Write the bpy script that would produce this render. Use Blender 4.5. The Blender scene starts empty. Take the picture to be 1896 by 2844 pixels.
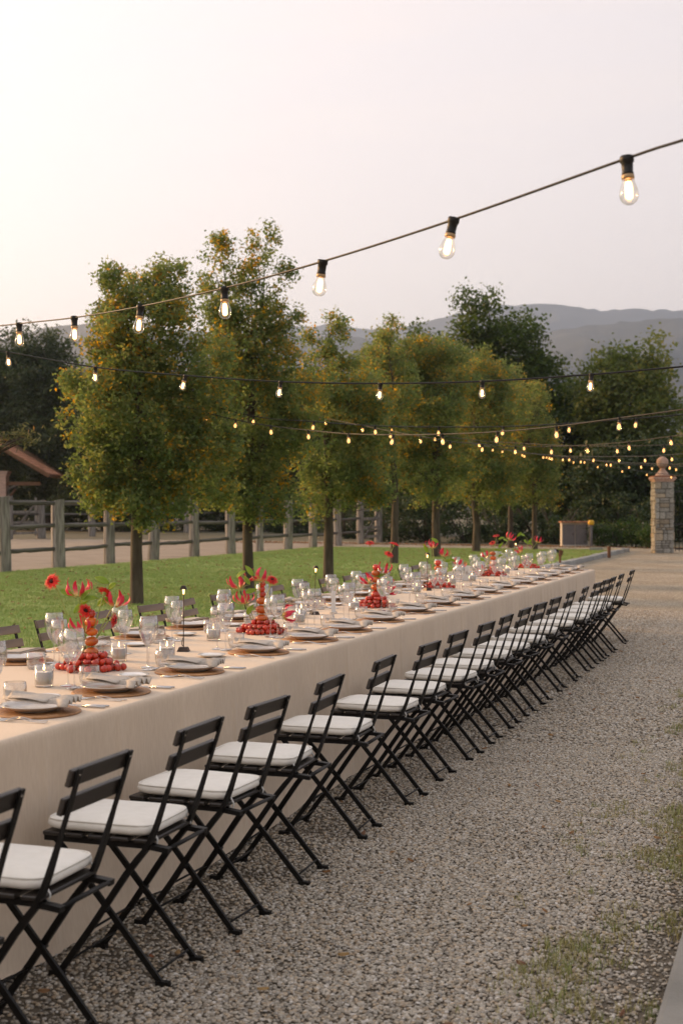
import bpy, math, random
import numpy as np
from mathutils import Vector, Matrix, Quaternion, Euler

PI = math.pi
rnd = random.Random(7)
rng = np.random.default_rng(11)
C = bpy.context.scene.collection
sc = bpy.context.scene

# ------------------------------------------------------------------ camera, world, sun, exposure
F, CX, HY, EYE = 3700.0, 948.0, 1411.0, 1.52          # survey of the photograph (1896 x 2844)
TH = math.atan(1292.0 / F)
cT, sT = math.cos(TH), math.sin(TH)

cam_d = bpy.data.cameras.new("camera")
cam = bpy.data.objects.new("camera", cam_d); C.objects.link(cam); sc.camera = cam
cam.location = (0, 0, EYE); cam.rotation_euler = (PI/2, 0, TH)
cam_d.sensor_fit = 'VERTICAL'; cam_d.sensor_height = 36; cam_d.sensor_width = 24
cam_d.lens = F * 36 / 2844; cam_d.shift_y = -11 / 2844
cam_d.clip_start = .05; cam_d.clip_end = 20000
cam_d.dof.use_dof = True; cam_d.dof.focus_distance = 7.2; cam_d.dof.aperture_fstop = 4.5

SUN_EL, SUN_AZ = math.radians(14), math.radians(172)      # azimuth of the sun, counted from +X to +Y
w = bpy.data.worlds.new("World"); sc.world = w; w.use_nodes = True
nt = w.node_tree; nt.nodes.clear()
def wn(t, **k):
    n = nt.nodes.new(t)
    for a, b in k.items(): setattr(n, a, b)
    return n
def wl(a, b): nt.links.new(a, b)
wo = wn('ShaderNodeOutputWorld'); bgS = wn('ShaderNodeBackground'); bgV = wn('ShaderNodeBackground'); addS = wn('ShaderNodeAddShader')
sky = wn('ShaderNodeTexSky', sky_type='NISHITA', sun_disc=False)
sky.sun_elevation = SUN_EL; sky.sun_rotation = PI/2 - SUN_AZ; sky.dust_density = 3.0; sky.air_density = 1.2
bgS.inputs[1].default_value = .05; wl(sky.outputs[0], bgS.inputs[0])
tc = wn('ShaderNodeTexCoord'); sep = wn('ShaderNodeSeparateXYZ'); wl(tc.outputs['Generated'], sep.inputs[0])
rampW = wn('ShaderNodeValToRGB'); wl(sep.outputs[2], rampW.inputs[0])
cr = rampW.color_ramp
for p, c in ((0, (1.06, .85, .765)), (.08, (1.02, .85, .80)), (.17, (.88, .78, .775)), (.32, (.78, .725, .76)), (.6, (.97, .92, .93)), (1, (1.0, .95, .95))):
    e = cr.elements[0] if p == 0 else (cr.elements[1] if p == 1 else cr.elements.new(p)); e.position = p; e.color = (*c, 1)
# thin evening cloud veils
mp = wn('ShaderNodeMapping'); mp.inputs['Scale'].default_value = (1.2, 1.2, 9.0); wl(tc.outputs['Generated'], mp.inputs[0])
nz = wn('ShaderNodeTexNoise'); nz.inputs['Scale'].default_value = 2.2; nz.inputs['Detail'].default_value = 6; nz.inputs['Distortion'].default_value = .7; wl(mp.outputs[0], nz.inputs[0])
rw = wn('ShaderNodeValToRGB'); wl(nz.outputs[0], rw.inputs[0]); rw.color_ramp.elements[0].position = .47; rw.color_ramp.elements[1].position = .66
rw.color_ramp.elements[0].color = (0, 0, 0, 1); rw.color_ramp.elements[1].color = (1, 1, 1, 1)
mixW = wn('ShaderNodeMix', data_type='RGBA'); wl(rw.outputs[0], mixW.inputs[0])
wl(rampW.outputs[0], mixW.inputs[6]); mixW.inputs[7].default_value = (1.08, .90, .82, 1)
# brighter towards the place where the sun goes down, dimmer opposite
dotn = wn('ShaderNodeVectorMath', operation='DOT_PRODUCT'); wl(tc.outputs['Generated'], dotn.inputs[0])
dotn.inputs[1].default_value = (math.cos(SUN_AZ), math.sin(SUN_AZ), .05)
mr = wn('ShaderNodeMapRange'); mr.inputs['From Min'].default_value = -1; mr.inputs['From Max'].default_value = 1; mr.inputs['To Min'].default_value = .38; mr.inputs['To Max'].default_value = .90; wl(dotn.outputs['Value'], mr.inputs[0])
mglow = wn('ShaderNodeMix', data_type='RGBA', blend_type='MULTIPLY'); mglow.inputs[0].default_value = 1; wl(mixW.outputs[2], mglow.inputs[6]); wl(mr.outputs[0], mglow.inputs[7])
wl(mglow.outputs[2], bgV.inputs[0]); bgV.inputs[1].default_value = .97
wl(bgS.outputs[0], addS.inputs[0]); wl(bgV.outputs[0], addS.inputs[1]); wl(addS.outputs[0], wo.inputs[0])

sd = bpy.data.lights.new("sun", 'SUN'); sun = bpy.data.objects.new("sun", sd); C.objects.link(sun)
sd.energy = 4.6; sd.angle = math.radians(9); sd.color = (1, .54, .20)
sun.rotation_euler = Vector((math.cos(SUN_EL)*math.cos(SUN_AZ), math.cos(SUN_EL)*math.sin(SUN_AZ), math.sin(SUN_EL))).to_track_quat('Z', 'Y').to_euler()
sun.location = (-20, 5, 30)

sc.render.engine = 'CYCLES'
sc.view_settings.view_transform = 'Standard'; sc.view_settings.look = 'None'
sc.view_settings.exposure = .34; sc.view_settings.gamma = 1
cy = sc.cycles
cy.use_denoising = True; cy.max_bounces = 8; cy.diffuse_bounces = 3; cy.glossy_bounces = 4; cy.transmission_bounces = 6
cy.transparent_max_bounces = 40; cy.volume_bounces = 2; cy.sample_clamp_indirect = 4; cy.caustics_reflective = False; cy.caustics_refractive = False

# ------------------------------------------------------------------ survey helpers
def cam2w(xc, Z, z): return Vector((xc*cT - Z*sT, xc*sT + Z*cT, z))
def P(px, py, Z): return cam2w((px-CX)*Z/F, Z, EYE + (HY-py)*Z/F)          # a point seen at (px, py), Z metres out
def G(px, py, z=0.):                                                       # a point on the level z
    Z = F*(EYE-z)/(py-HY); return cam2w((px-CX)*Z/F, Z, z)
def onX(px, X):                                                            # y where the bearing of px crosses the line x = X
    k = (px-CX)/F; t = X/(k*cT - sT); return t*(k*sT + cT)

# ------------------------------------------------------------------ mesh helpers
def mesh(name, v, f, mats, smooth=True, mi=None):
    m = bpy.data.meshes.new(name); m.from_pydata([tuple(p) for p in v], [], f)
    for a in (mats if isinstance(mats, (list, tuple)) else [mats]): m.materials.append(a)
    if smooth: m.polygons.foreach_set('use_smooth', [True]*len(m.polygons))
    if mi is not None: m.polygons.foreach_set('material_index', mi)
    m.update(); return m
def npmesh(name, v, quads, mat, tint=None, smooth=False):
    m = bpy.data.meshes.new(name); n, q = len(v), len(quads); k = quads.shape[1]
    m.vertices.add(n); m.vertices.foreach_set('co', np.ascontiguousarray(v, dtype=np.float32).ravel())
    m.loops.add(q*k); m.loops.foreach_set('vertex_index', np.ascontiguousarray(quads, dtype=np.int32).ravel())
    m.polygons.add(q); m.polygons.foreach_set('loop_start', np.arange(0, q*k, k, dtype=np.int32))
    if smooth: m.polygons.foreach_set('use_smooth', np.ones(q, dtype=bool))
    m.materials.append(mat)
    if tint is not None:
        a = m.attributes.new('tint', 'FLOAT', 'FACE'); a.data.foreach_set('value', tint.astype(np.float32))
    m.update(calc_edges=True); return m
def obj(name, data, parent=None, loc=(0, 0, 0), rot=(0, 0, 0), scale=(1, 1, 1)):
    o = bpy.data.objects.new(name, data); C.objects.link(o); o.parent = parent
    o.location = loc; o.rotation_euler = rot; o.scale = scale; return o
def tag(o, label, cat, group=None):
    o['label'] = label; o['category'] = cat
    if group: o['group'] = group
    return o
def thing(name, label, cat, loc=(0, 0, 0), rot=(0, 0, 0), group=None):
    o = obj(name, None, None, loc, rot); o.empty_display_size = .1; return tag(o, label, cat, group)
def struct(o): o['kind'] = 'structure'; return o
def stuff(o): o['kind'] = 'stuff'; return o

class MB:
    def __init__(s): s.v = []; s.f = []
    def add(s, v, f):
        b = len(s.v); s.v += [tuple(p) for p in v]; s.f += [tuple(i+b for i in q) for q in f]; return s
    def box(s, c, d, R=None, taper=1.0):
        x, y, z = d[0]/2, d[1]/2, d[2]/2
        vs = [Vector((a*x*(taper if e > 0 else 1), b*y*(taper if e > 0 else 1), e*z)) for e in (-1, 1) for a, b in ((-1, -1), (1, -1), (1, 1), (-1, 1))]
        if R is not None: vs = [R @ p for p in vs]
        vs = [p + Vector(c) for p in vs]
        return s.add(vs, [(3, 2, 1, 0), (4, 5, 6, 7), (0, 1, 5, 4), (1, 2, 6, 5), (2, 3, 7, 6), (3, 0, 4, 7)])
    def tube(s, pts, r, n=8, caps=True, flat=None, side=None):
        # flat: second radius across `side` (a flat bar)
        pts = [Vector(p) for p in pts]; m = len(pts); rs = r if isinstance(r, (list, tuple)) else [r]*m
        fl = flat if isinstance(flat, (list, tuple)) else [flat]*m
        vs = []; fs = []; u = None
        for i, p in enumerate(pts):
            t = (pts[min(i+1, m-1)] - pts[max(i-1, 0)]).normalized()
            if side is not None: u = Vector(side)
            elif u is None: u = t.orthogonal()
            u = (u - t*u.dot(t)).normalized(); b = t.cross(u)
            for k in range(n):
                a = 2*PI*(k+.5)/n; ca, sa = math.cos(a), math.sin(a)
                if fl[i] is not None and n == 4: ca, sa = ca*1.414, sa*1.414
                vs.append(p + u*ca*(fl[i] if fl[i] is not None else rs[i]) + b*sa*rs[i])
        for i in range(m-1):
            for k in range(n):
                a, b2 = i*n+k, i*n+(k+1) % n; fs.append((a, b2, b2+n, a+n))
        if caps: fs.append(tuple(range(n-1, -1, -1))); fs.append(tuple((m-1)*n+k for k in range(n)))
        return s.add(vs, fs)
    def lathe(s, prof, n=24, mod=None, center=(0, 0, 0)):
        vs = []; fs = []; m = len(prof)
        for i, (r, z) in enumerate(prof):
            for k in range(n):
                a = 2*PI*k/n; q = r if mod is None else r*mod(a, z, i)
                vs.append((center[0]+q*math.cos(a), center[1]+q*math.sin(a), center[2]+z))
        for i in range(m-1):
            for k in range(n):
                a, b = i*n+k, i*n+(k+1) % n; fs.append((a, b, b+n, a+n))
        if prof[0][0] > 1e-6: fs.append(tuple(range(n-1, -1, -1)))
        if prof[-1][0] > 1e-6: fs.append(tuple((m-1)*n+k for k in range(n)))
        return s.add(vs, fs)
    def slab(s, fn, nu, nv, th):
        # a closed sheet of thickness th over fn(u, v)
        top = [[Vector(fn(i/nu, j/nv)) for j in range(nv+1)] for i in range(nu+1)]
        vs = []; W = nv+1; N = (nu+1)*W
        for i in range(nu+1):
            for j in range(nv+1): vs.append(top[i][j])
        for i in range(nu+1):
            for j in range(nv+1):
                a = top[min(i+1, nu)][j]-top[max(i-1, 0)][j]; b = top[i][min(j+1, nv)]-top[i][max(j-1, 0)]
                nn = a.cross(b); nn = nn.normalized() if nn.length > 1e-9 else Vector((0, 0, 1)); vs.append(top[i][j]-nn*th)
        fs = []
        for i in range(nu):
            for j in range(nv):
                a = i*W+j; fs.append((a, a+W, a+W+1, a+1)); fs.append((N+a, N+a+1, N+a+W+1, N+a+W))
        for i in range(nu):
            a = i*W; fs.append((a, N+a, N+a+W, a+W)); a = i*W+nv; fs.append((a, a+W, N+a+W, N+a))
        for j in range(nv):
            a = j; fs.append((a, a+1, N+a+1, N+a)); a = nu*W+j; fs.append((a, N+a, N+a+1, a+1))
        return s.add(vs, fs)
    def data(s, name, mat, smooth=True): return mesh(name, s.v, s.f, mat, smooth)
    def build(s, name, mat, parent=None, smooth=True, **k): return obj(name, s.data(name, mat, smooth), parent, **k)

def bevel_mesh(m, w=.004, seg=2):
    import bmesh
    b = bmesh.new(); b.from_mesh(m); bmesh.ops.bevel(b, geom=b.edges[:], offset=w, segments=seg, affect='EDGES', profile=.6, clamp_overlap=True)
    b.to_mesh(m); b.free(); m.polygons.foreach_set('use_smooth', [False]*len(m.polygons)); m.update(); return m

def copy_tree(o, parent=None):
    c = o.copy(); C.objects.link(c); c.parent = parent
    for ch in list(o.children): copy_tree(ch, c)
    return c

ORD = ['', 'first', 'second', 'third', 'fourth', 'fifth', 'sixth', 'seventh', 'eighth', 'ninth', 'tenth', 'eleventh', 'twelfth', 'thirteenth', 'fourteenth',
       'fifteenth', 'sixteenth', 'seventeenth', 'eighteenth', 'nineteenth', 'twentieth', 'twenty-first', 'twenty-second', 'twenty-third', 'twenty-fourth']

# ------------------------------------------------------------------ materials
def mat(name, col, rough=.6, col2=None, scale=8., stretch=(1, 1, 1), bump=0., bscale=None, metal=0., spec=.5, detail=5., lo=.35, hi=.65, sheen=0., objrand=0., coat=0., coords='Object', sss=0.):
    m = bpy.data.materials.new(name); m.use_nodes = True; n = m.node_tree.nodes; L = m.node_tree.links
    b = n['Principled BSDF']; b.inputs['Roughness'].default_value = rough; b.inputs['Metallic'].default_value = metal
    b.inputs['Specular IOR Level'].default_value = spec; b.inputs['Sheen Weight'].default_value = sheen; b.inputs['Coat Weight'].default_value = coat
    if sss: b.inputs['Subsurface Weight'].default_value = sss; b.inputs['Subsurface Radius'].default_value = (.02, .012, .008)
    b.inputs['Base Color'].default_value = (*col, 1)
    tcn = n.new('ShaderNodeTexCoord'); mpn = n.new('ShaderNodeMapping'); mpn.inputs['Scale'].default_value = stretch; L.new(tcn.outputs[coords], mpn.inputs[0])
    out = None
    if col2 is not None:
        x = n.new('ShaderNodeTexNoise'); x.inputs['Scale'].default_value = scale; x.inputs['Detail'].default_value = detail; L.new(mpn.outputs[0], x.inputs[0])
        r = n.new('ShaderNodeValToRGB'); L.new(x.outputs[0], r.inputs[0])
        r.color_ramp.elements[0].position = lo; r.color_ramp.elements[1].position = hi
        r.color_ramp.elements[0].color = (*col, 1); r.color_ramp.elements[1].color = (*col2, 1); out = r.outputs[0]
    if objrand:
        oi = n.new('ShaderNodeObjectInfo'); mrn = n.new('ShaderNodeMapRange'); L.new(oi.outputs['Random'], mrn.inputs[0])
        mrn.inputs['To Min'].default_value = 1-objrand; mrn.inputs['To Max'].default_value = 1+objrand
        hs = n.new('ShaderNodeHueSaturation'); L.new(mrn.outputs[0], hs.inputs['Value'])
        if out is None: hs.inputs['Color'].default_value = (*col, 1)
        else: L.new(out, hs.inputs['Color'])
        out = hs.outputs[0]
    if out is not None: L.new(out, b.inputs['Base Color'])
    if bump:
        y = n.new('ShaderNodeTexNoise'); y.inputs['Scale'].default_value = bscale or scale*3; y.inputs['Detail'].default_value = 6; L.new(mpn.outputs[0], y.inputs[0])
        bp = n.new('ShaderNodeBump'); bp.inputs['Strength'].default_value = bump; bp.inputs['Distance'].default_value = .01; L.new(y.outputs[0], bp.inputs['Height']); L.new(bp.outputs[0], b.inputs['Normal'])
    return m
def emit(name, col, s):
    m = bpy.data.materials.new(name); m.use_nodes = True; n = m.node_tree.nodes; n.clear()
    e = n.new('ShaderNodeEmission'); e.inputs[0].default_value = (*col, 1); e.inputs[1].default_value = s
    o = n.new('ShaderNodeOutputMaterial'); m.node_tree.links.new(e.outputs[0], o.inputs[0]); return m
def thin_glass(name, tint=(.97, .97, .97), base=.05, edge=.75, power=3.0, rough=.03):
    m = bpy.data.materials.new(name); m.use_nodes = True; n = m.node_tree.nodes; L = m.node_tree.links; n.clear()
    t = n.new('ShaderNodeBsdfTransparent'); t.inputs[0].default_value = (*tint, 1)
    g = n.new('ShaderNodeBsdfGlossy'); g.inputs['Roughness'].default_value = rough
    lw = n.new('ShaderNodeLayerWeight'); pw = n.new('ShaderNodeMath'); pw.operation = 'POWER'; pw.inputs[1].default_value = power; L.new(lw.outputs['Facing'], pw.inputs[0])
    lw.inputs[0].default_value = .5
    ma = n.new('ShaderNodeMath'); ma.operation = 'MULTIPLY_ADD'; ma.inputs[1].default_value = edge; ma.inputs[2].default_value = base; L.new(pw.outputs[0], ma.inputs[0])
    mx = n.new('ShaderNodeMixShader'); L.new(ma.outputs[0], mx.inputs[0]); L.new(t.outputs[0], mx.inputs[1]); L.new(g.outputs[0], mx.inputs[2])
    o = n.new('ShaderNodeOutputMaterial'); L.new(mx.outputs[0], o.inputs[0]); return m
def leaf_mat(name, stops, trans=.45, noise_scale=.9, noise_amt=.5, rough=.5):
    m = bpy.data.materials.new(name); m.use_nodes = True; n = m.node_tree.nodes; L = m.node_tree.links; n.clear()
    at = n.new('ShaderNodeAttribute'); at.attribute_name = 'tint'
    tcn = n.new('ShaderNodeTexCoord'); nz2 = n.new('ShaderNodeTexNoise'); nz2.inputs['Scale'].default_value = noise_scale; nz2.inputs['Detail'].default_value = 2; L.new(tcn.outputs['Object'], nz2.inputs[0])
    ma = n.new('ShaderNodeMath'); ma.operation = 'MULTIPLY_ADD'; L.new(nz2.outputs[0], ma.inputs[0]); ma.inputs[1].default_value = noise_amt*2; L.new(at.outputs['Fac'], ma.inputs[2])
    sb = n.new('ShaderNodeMath'); sb.operation = 'SUBTRACT'; L.new(ma.outputs[0], sb.inputs[0]); sb.inputs[1].default_value = noise_amt
    r = n.new('ShaderNodeValToRGB'); L.new(sb.outputs[0], r.inputs[0]); cr = r.color_ramp
    for i, (p, c) in enumerate(stops):
        e = cr.elements[i] if i < 2 else cr.elements.new(p); e.position = p; e.color = (*c, 1)
    d = n.new('ShaderNodeBsdfPrincipled'); d.inputs['Roughness'].default_value = rough; d.inputs['Specular IOR Level'].default_value = .35; L.new(r.outputs[0], d.inputs['Base Color'])
    t = n.new('ShaderNodeBsdfTranslucent'); hs = n.new('ShaderNodeHueSaturation'); hs.inputs['Saturation'].default_value = 1.15; hs.inputs['Value'].default_value = 1.5; L.new(r.outputs[0], hs.inputs['Color']); L.new(hs.outputs[0], t.inputs[0])
    mx = n.new('ShaderNodeMixShader'); mx.inputs[0].default_value = trans; L.new(d.outputs[0], mx.inputs[1]); L.new(t.outputs[0], mx.inputs[2])
    o = n.new('ShaderNodeOutputMaterial'); L.new(mx.outputs[0], o.inputs[0]); return m

M_black = mat('painted_black_metal', (.006, .0055, .005), .5, (.011, .010, .009), 30, bump=.05, spec=.22)
M_slat = mat('dark_stained_slat', (.012, .009, .007), .45, (.024, .018, .014), 14, (1, .15, 1), bump=.12, bscale=60, spec=.6)
M_cush = mat('cream_canvas', (.81, .775, .69), .85, (.86, .825, .745), 20, bump=.18, bscale=45, sheen=.2, objrand=.05)
M_tie = mat('white_tie', (.75, .74, .70), .8)
M_cloth = mat('linen_cloth', (.635, .505, .37), .85, (.69, .56, .42), 120, (1, 1, .15), bump=.12, bscale=260, sheen=.15)
M_rattan = mat('rattan', (.30, .135, .05), .55, (.55, .29, .12), 45, bump=.5, bscale=160, lo=.3, hi=.7, objrand=.12)
M_plate = mat('glazed_plate', (.62, .59, .55), .16, (.66, .63, .59), 6, spec=.7, coat=.4)
M_white = mat('white_porcelain', (.78, .77, .75), .12, spec=.7, coat=.4)
M_nap = mat('linen_napkin', (.46, .41, .35), .9, (.52, .465, .40), 90, bump=.15, bscale=220, objrand=.06)
M_card = mat('paper_card', (.80, .78, .74), .8)
M_steel = mat('cutlery_steel', (.55, .54, .53), .22, metal=1.)
M_glass = thin_glass('clear_glass', (.985, .985, .985), .14, 1.05, 2.3)
M_bulbglass = thin_glass('bulb_glass', (.96, .93, .88), .08, .7, 2.0)
M_wax = mat('candle_wax', (.92, .87, .79), .5, sss=.4)
M_flame = emit('flame', (1, .62, .26), 9)
M_wick = mat('wick', (.03, .025, .02), .9)
M_bronze = mat('bronze_lamp', (.045, .035, .028), .45, (.07, .05, .04), 20, metal=.6)
M_led = emit('lamp_glow', (1, .55, .18), 6)
M_fil = emit('filament', (1, .56, .22), 6.5)
M_filfar = emit('filament_far', (1, .46, .12), 3.4)
M_brass = mat('bulb_cap', (.45, .30, .16), .4, metal=.4)
M_cable = mat('cable_rubber', (.012, .011, .010), .45, bump=.05, bscale=80, spec=.35)
M_tom = mat('red_tomato', (.52, .026, .012), .18, (.62, .06, .018), 30, coat=.4, objrand=.25, spec=.6)
M_tomo = mat('orange_tomato', (.66, .17, .018), .2, (.55, .09, .012), 20, coat=.4, objrand=.2)
M_vine = mat('tomato_vine', (.05, .07, .02), .6)
M_stem = mat('flower_stem', (.24, .33, .07), .5, (.32, .40, .11), 20)
M_gerb = mat('gerbera_petal', (.62, .016, .012), .55, (.78, .04, .025), 40, objrand=.2)
M_gcen = mat('gerbera_centre', (.06, .012, .008), .8, bump=.8, bscale=300)
M_fleaf = leaf_mat('flower_leaf', [(0, (.30, .42, .07)), (1, (.58, .56, .10))], .5, 20, .4)
M_bark = mat('tree_bark', (.045, .033, .022), .9, (.10, .078, .055), 9, (1, 1, .25), bump=.9, bscale=24)
M_wood = mat('weathered_post', (.12, .108, .095), .85, (.33, .305, .275), 5, (3, 3, .35), bump=.7, bscale=22, objrand=.12)
M_rail = mat('weathered_rail', (.06, .052, .044), .85, (.16, .145, .125), 6, (3, .4, 3), bump=.6, bscale=22, objrand=.2)
M_beam = mat('chestnut_beam', (.13, .062, .028), .7, (.21, .105, .048), 6, (.6, 4, 4), bump=.4)
M_tile = mat('terracotta_tile', (.30, .12, .06), .8, (.42, .20, .11), 12, bump=.5, objrand=.3)
M_brick = mat('pale_brick', (.50, .33, .26), .85, (.62, .45, .37), 10, bump=.4, objrand=.15)
M_stoneA = mat('grey_field_stone', (.23, .225, .20), .85, (.37, .355, .315), 5, bump=.8, bscale=14, objrand=.3)
M_stoneB = mat('tan_field_stone', (.27, .225, .16), .85, (.38, .325, .245), 5, bump=.8, bscale=14, objrand=.3)
M_mortar = mat('mortar', (.16, .14, .11), .95, bump=.6, bscale=30)
M_terra = mat('terracotta_finial', (.36, .22, .15), .8, (.48, .33, .25), 6, bump=.3)
M_iron = mat('wrought_iron', (.02, .02, .018), .6)
M_cab = mat('grey_cabinet', (.14, .13, .14), .5, (.18, .17, .175), 4)
M_plaster = mat('pale_plaster', (.50, .46, .40), .9, (.62, .57, .50), 8, bump=.2)
M_rust = mat('rusty_steel', (.10, .045, .02), .8, (.20, .08, .03), 20, bump=.3)
M_yellow = mat('yellow_cap', (.75, .42, .02), .5)
M_kerb = mat('kerb_stone', (.24, .25, .25), .85, (.36, .36, .34), 6, bump=.5, bscale=40, objrand=.12)
M_conc = mat('concrete', (.20, .19, .165), .9, (.27, .255, .225), 5, bump=.35, bscale=90)

# ------------------------------------------------------------------ ground
def ground_mat(name, cols, scale, bump, bscale, vor=None):
    m = bpy.data.materials.new(name); m.use_nodes = True; n = m.node_tree.nodes; L = m.node_tree.links; b = n['Principled BSDF']; b.inputs['Roughness'].default_value = .92
    tcn = n.new('ShaderNodeTexCoord')
    x = n.new('ShaderNodeTexNoise'); x.inputs['Scale'].default_value = scale; x.inputs['Detail'].default_value = 9; x.inputs['Roughness'].default_value = .65; L.new(tcn.outputs['Object'], x.inputs[0])
    r = n.new('ShaderNodeValToRGB'); L.new(x.outputs[0], r.inputs[0]); cr = r.color_ramp
    for i, c in enumerate(cols):
        p = .3 + .4*i/(len(cols)-1); e = cr.elements[i] if i < 2 else cr.elements.new(p); e.position = p; e.color = (*c, 1)
    col = r.outputs[0]
    hgt = None
    if vor:
        v = n.new('ShaderNodeTexVoronoi'); v.inputs['Scale'].default_value = vor; L.new(tcn.outputs['Object'], v.inputs[0])
        rv = n.new('ShaderNodeValToRGB'); L.new(v.outputs['Color'], rv.inputs[0])
        rv.color_ramp.elements[0].color = (.45, .42, .38, 1); rv.color_ramp.elements[1].color = (1.5, 1.47, 1.42, 1); rv.color_ramp.elements[0].position = .15; rv.color_ramp.elements[1].position = .85
        mu = n.new('ShaderNodeMix'); mu.data_type = 'RGBA'; mu.blend_type = 'MULTIPLY'; mu.inputs[0].default_value = 1; L.new(col, mu.inputs[6]); L.new(rv.outputs[0], mu.inputs[7]); col = mu.outputs[2]; hgt = v.outputs['Distance']
    L.new(col, b.inputs['Base Color'])
    bp = n.new('ShaderNodeBump'); bp.inputs['Strength'].default_value = bump; bp.inputs['Distance'].default_value = .02
    if hgt is None:
        y = n.new('ShaderNodeTexNoise'); y.inputs['Scale'].default_value = bscale; y.inputs['Detail'].default_value = 8; L.new(tcn.outputs['Object'], y.inputs[0]); hgt = y.outputs[0]
    else: bp.invert = True
    L.new(hgt, bp.inputs['Height']); L.new(bp.outputs[0], b.inputs['Normal']); return m
M_earth = ground_mat('earth', [(.06, .055, .03), (.10, .09, .05), (.14, .12, .08)], 1.2, .6, 8)
M_gravel = ground_mat('gravel', [(.29, .25, .185), (.37, .325, .25), (.44, .395, .32)], .8, .9, 30, 60)
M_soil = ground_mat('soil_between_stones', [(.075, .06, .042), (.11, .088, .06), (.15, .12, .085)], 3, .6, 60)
M_sand = ground_mat('paddock_sand', [(.21, .165, .125), (.27, .22, .165), (.31, .26, .20)], .9, .7, 12)
M_lawn = ground_mat('lawn_ground', [(.21, .325, .075), (.26, .37, .095), (.34, .37, .14)], .5, .5, 40)

def sheet(name, pts, z, m, parent=None):
    return struct(obj(name, mesh(name, [(x, y, z) for x, y in pts], [tuple(range(len(pts)))], m, False), parent))
sheet('ground', [(-4000, -300), (4000, -300), (4000, 9000), (-4000, 9000)], 0, M_earth)
sheet('gravel_drive', [(-5.9, -6), (-.40, -6), (-.40, 30), (6, 46), (9, 49.2), (-4, 50.6), (-12, 53.5), (-20, 57), (-34, 57), (-34, 55.8), (-20, 55), (-17.7, 48.6), (-9, 48.5), (-6.6, 47.8), (-5.9, 46)], .004, M_gravel)
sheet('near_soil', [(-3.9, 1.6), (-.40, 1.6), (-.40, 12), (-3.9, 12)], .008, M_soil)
sheet('lawn', [(-17.8, -2), (-6.05, -2), (-6.05, 46), (-6.7, 47.7), (-9, 48.4), (-17.8, 48.6)], .016, M_lawn)
sheet('paddock', [(-50, -2), (-17.8, -2), (-17.8, 56), (-50, 56)], .012, M_sand)
sheet('paddock_track', [(-41, -2), (-35.2, -2), (-35.2, 55), (-41, 55)], .018, mat('pale_track', (.36, .31, .26), .95, (.42, .37, .31), 2, bump=.3))
sheet('right_verge', [(.25, -6), (40, -6), (40, 46), (6, 46), (.25, 30)], .004, M_gravel)

# kerb between gravel and lawn, laid stone by stone
kerb = struct(obj('lawn_kerb', MB().box((-5.98, 28, .03), (.10, 36, .06)).data('lawn_kerb', M_mortar, False)))
ks = bevel_mesh(MB().box((0, 0, .06), (.22, .985, .14)).data('kerb_stone', M_kerb, False), .015)
y = 10.5
while y < 46: obj('kerb_stone', ks, kerb, (-5.98 + rnd.uniform(-.01, .01), y, rnd.uniform(-.01, .01)), (0, 0, rnd.uniform(-.01, .01))); y += 1.0
for k in range(5):
    a = .25 + k*.28; obj('kerb_stone', ks, kerb, (-7.0 + 1.02*math.cos(a)*1.0, 46.3 + 1.3*math.sin(a), 0), (0, 0, a*1.05))
ck = struct(obj('concrete_kerb', bevel_mesh(MB().box((-.075, 14, .045), (.65, 40, .11)).data('concrete_kerb', M_conc, False), .02)))

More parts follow.
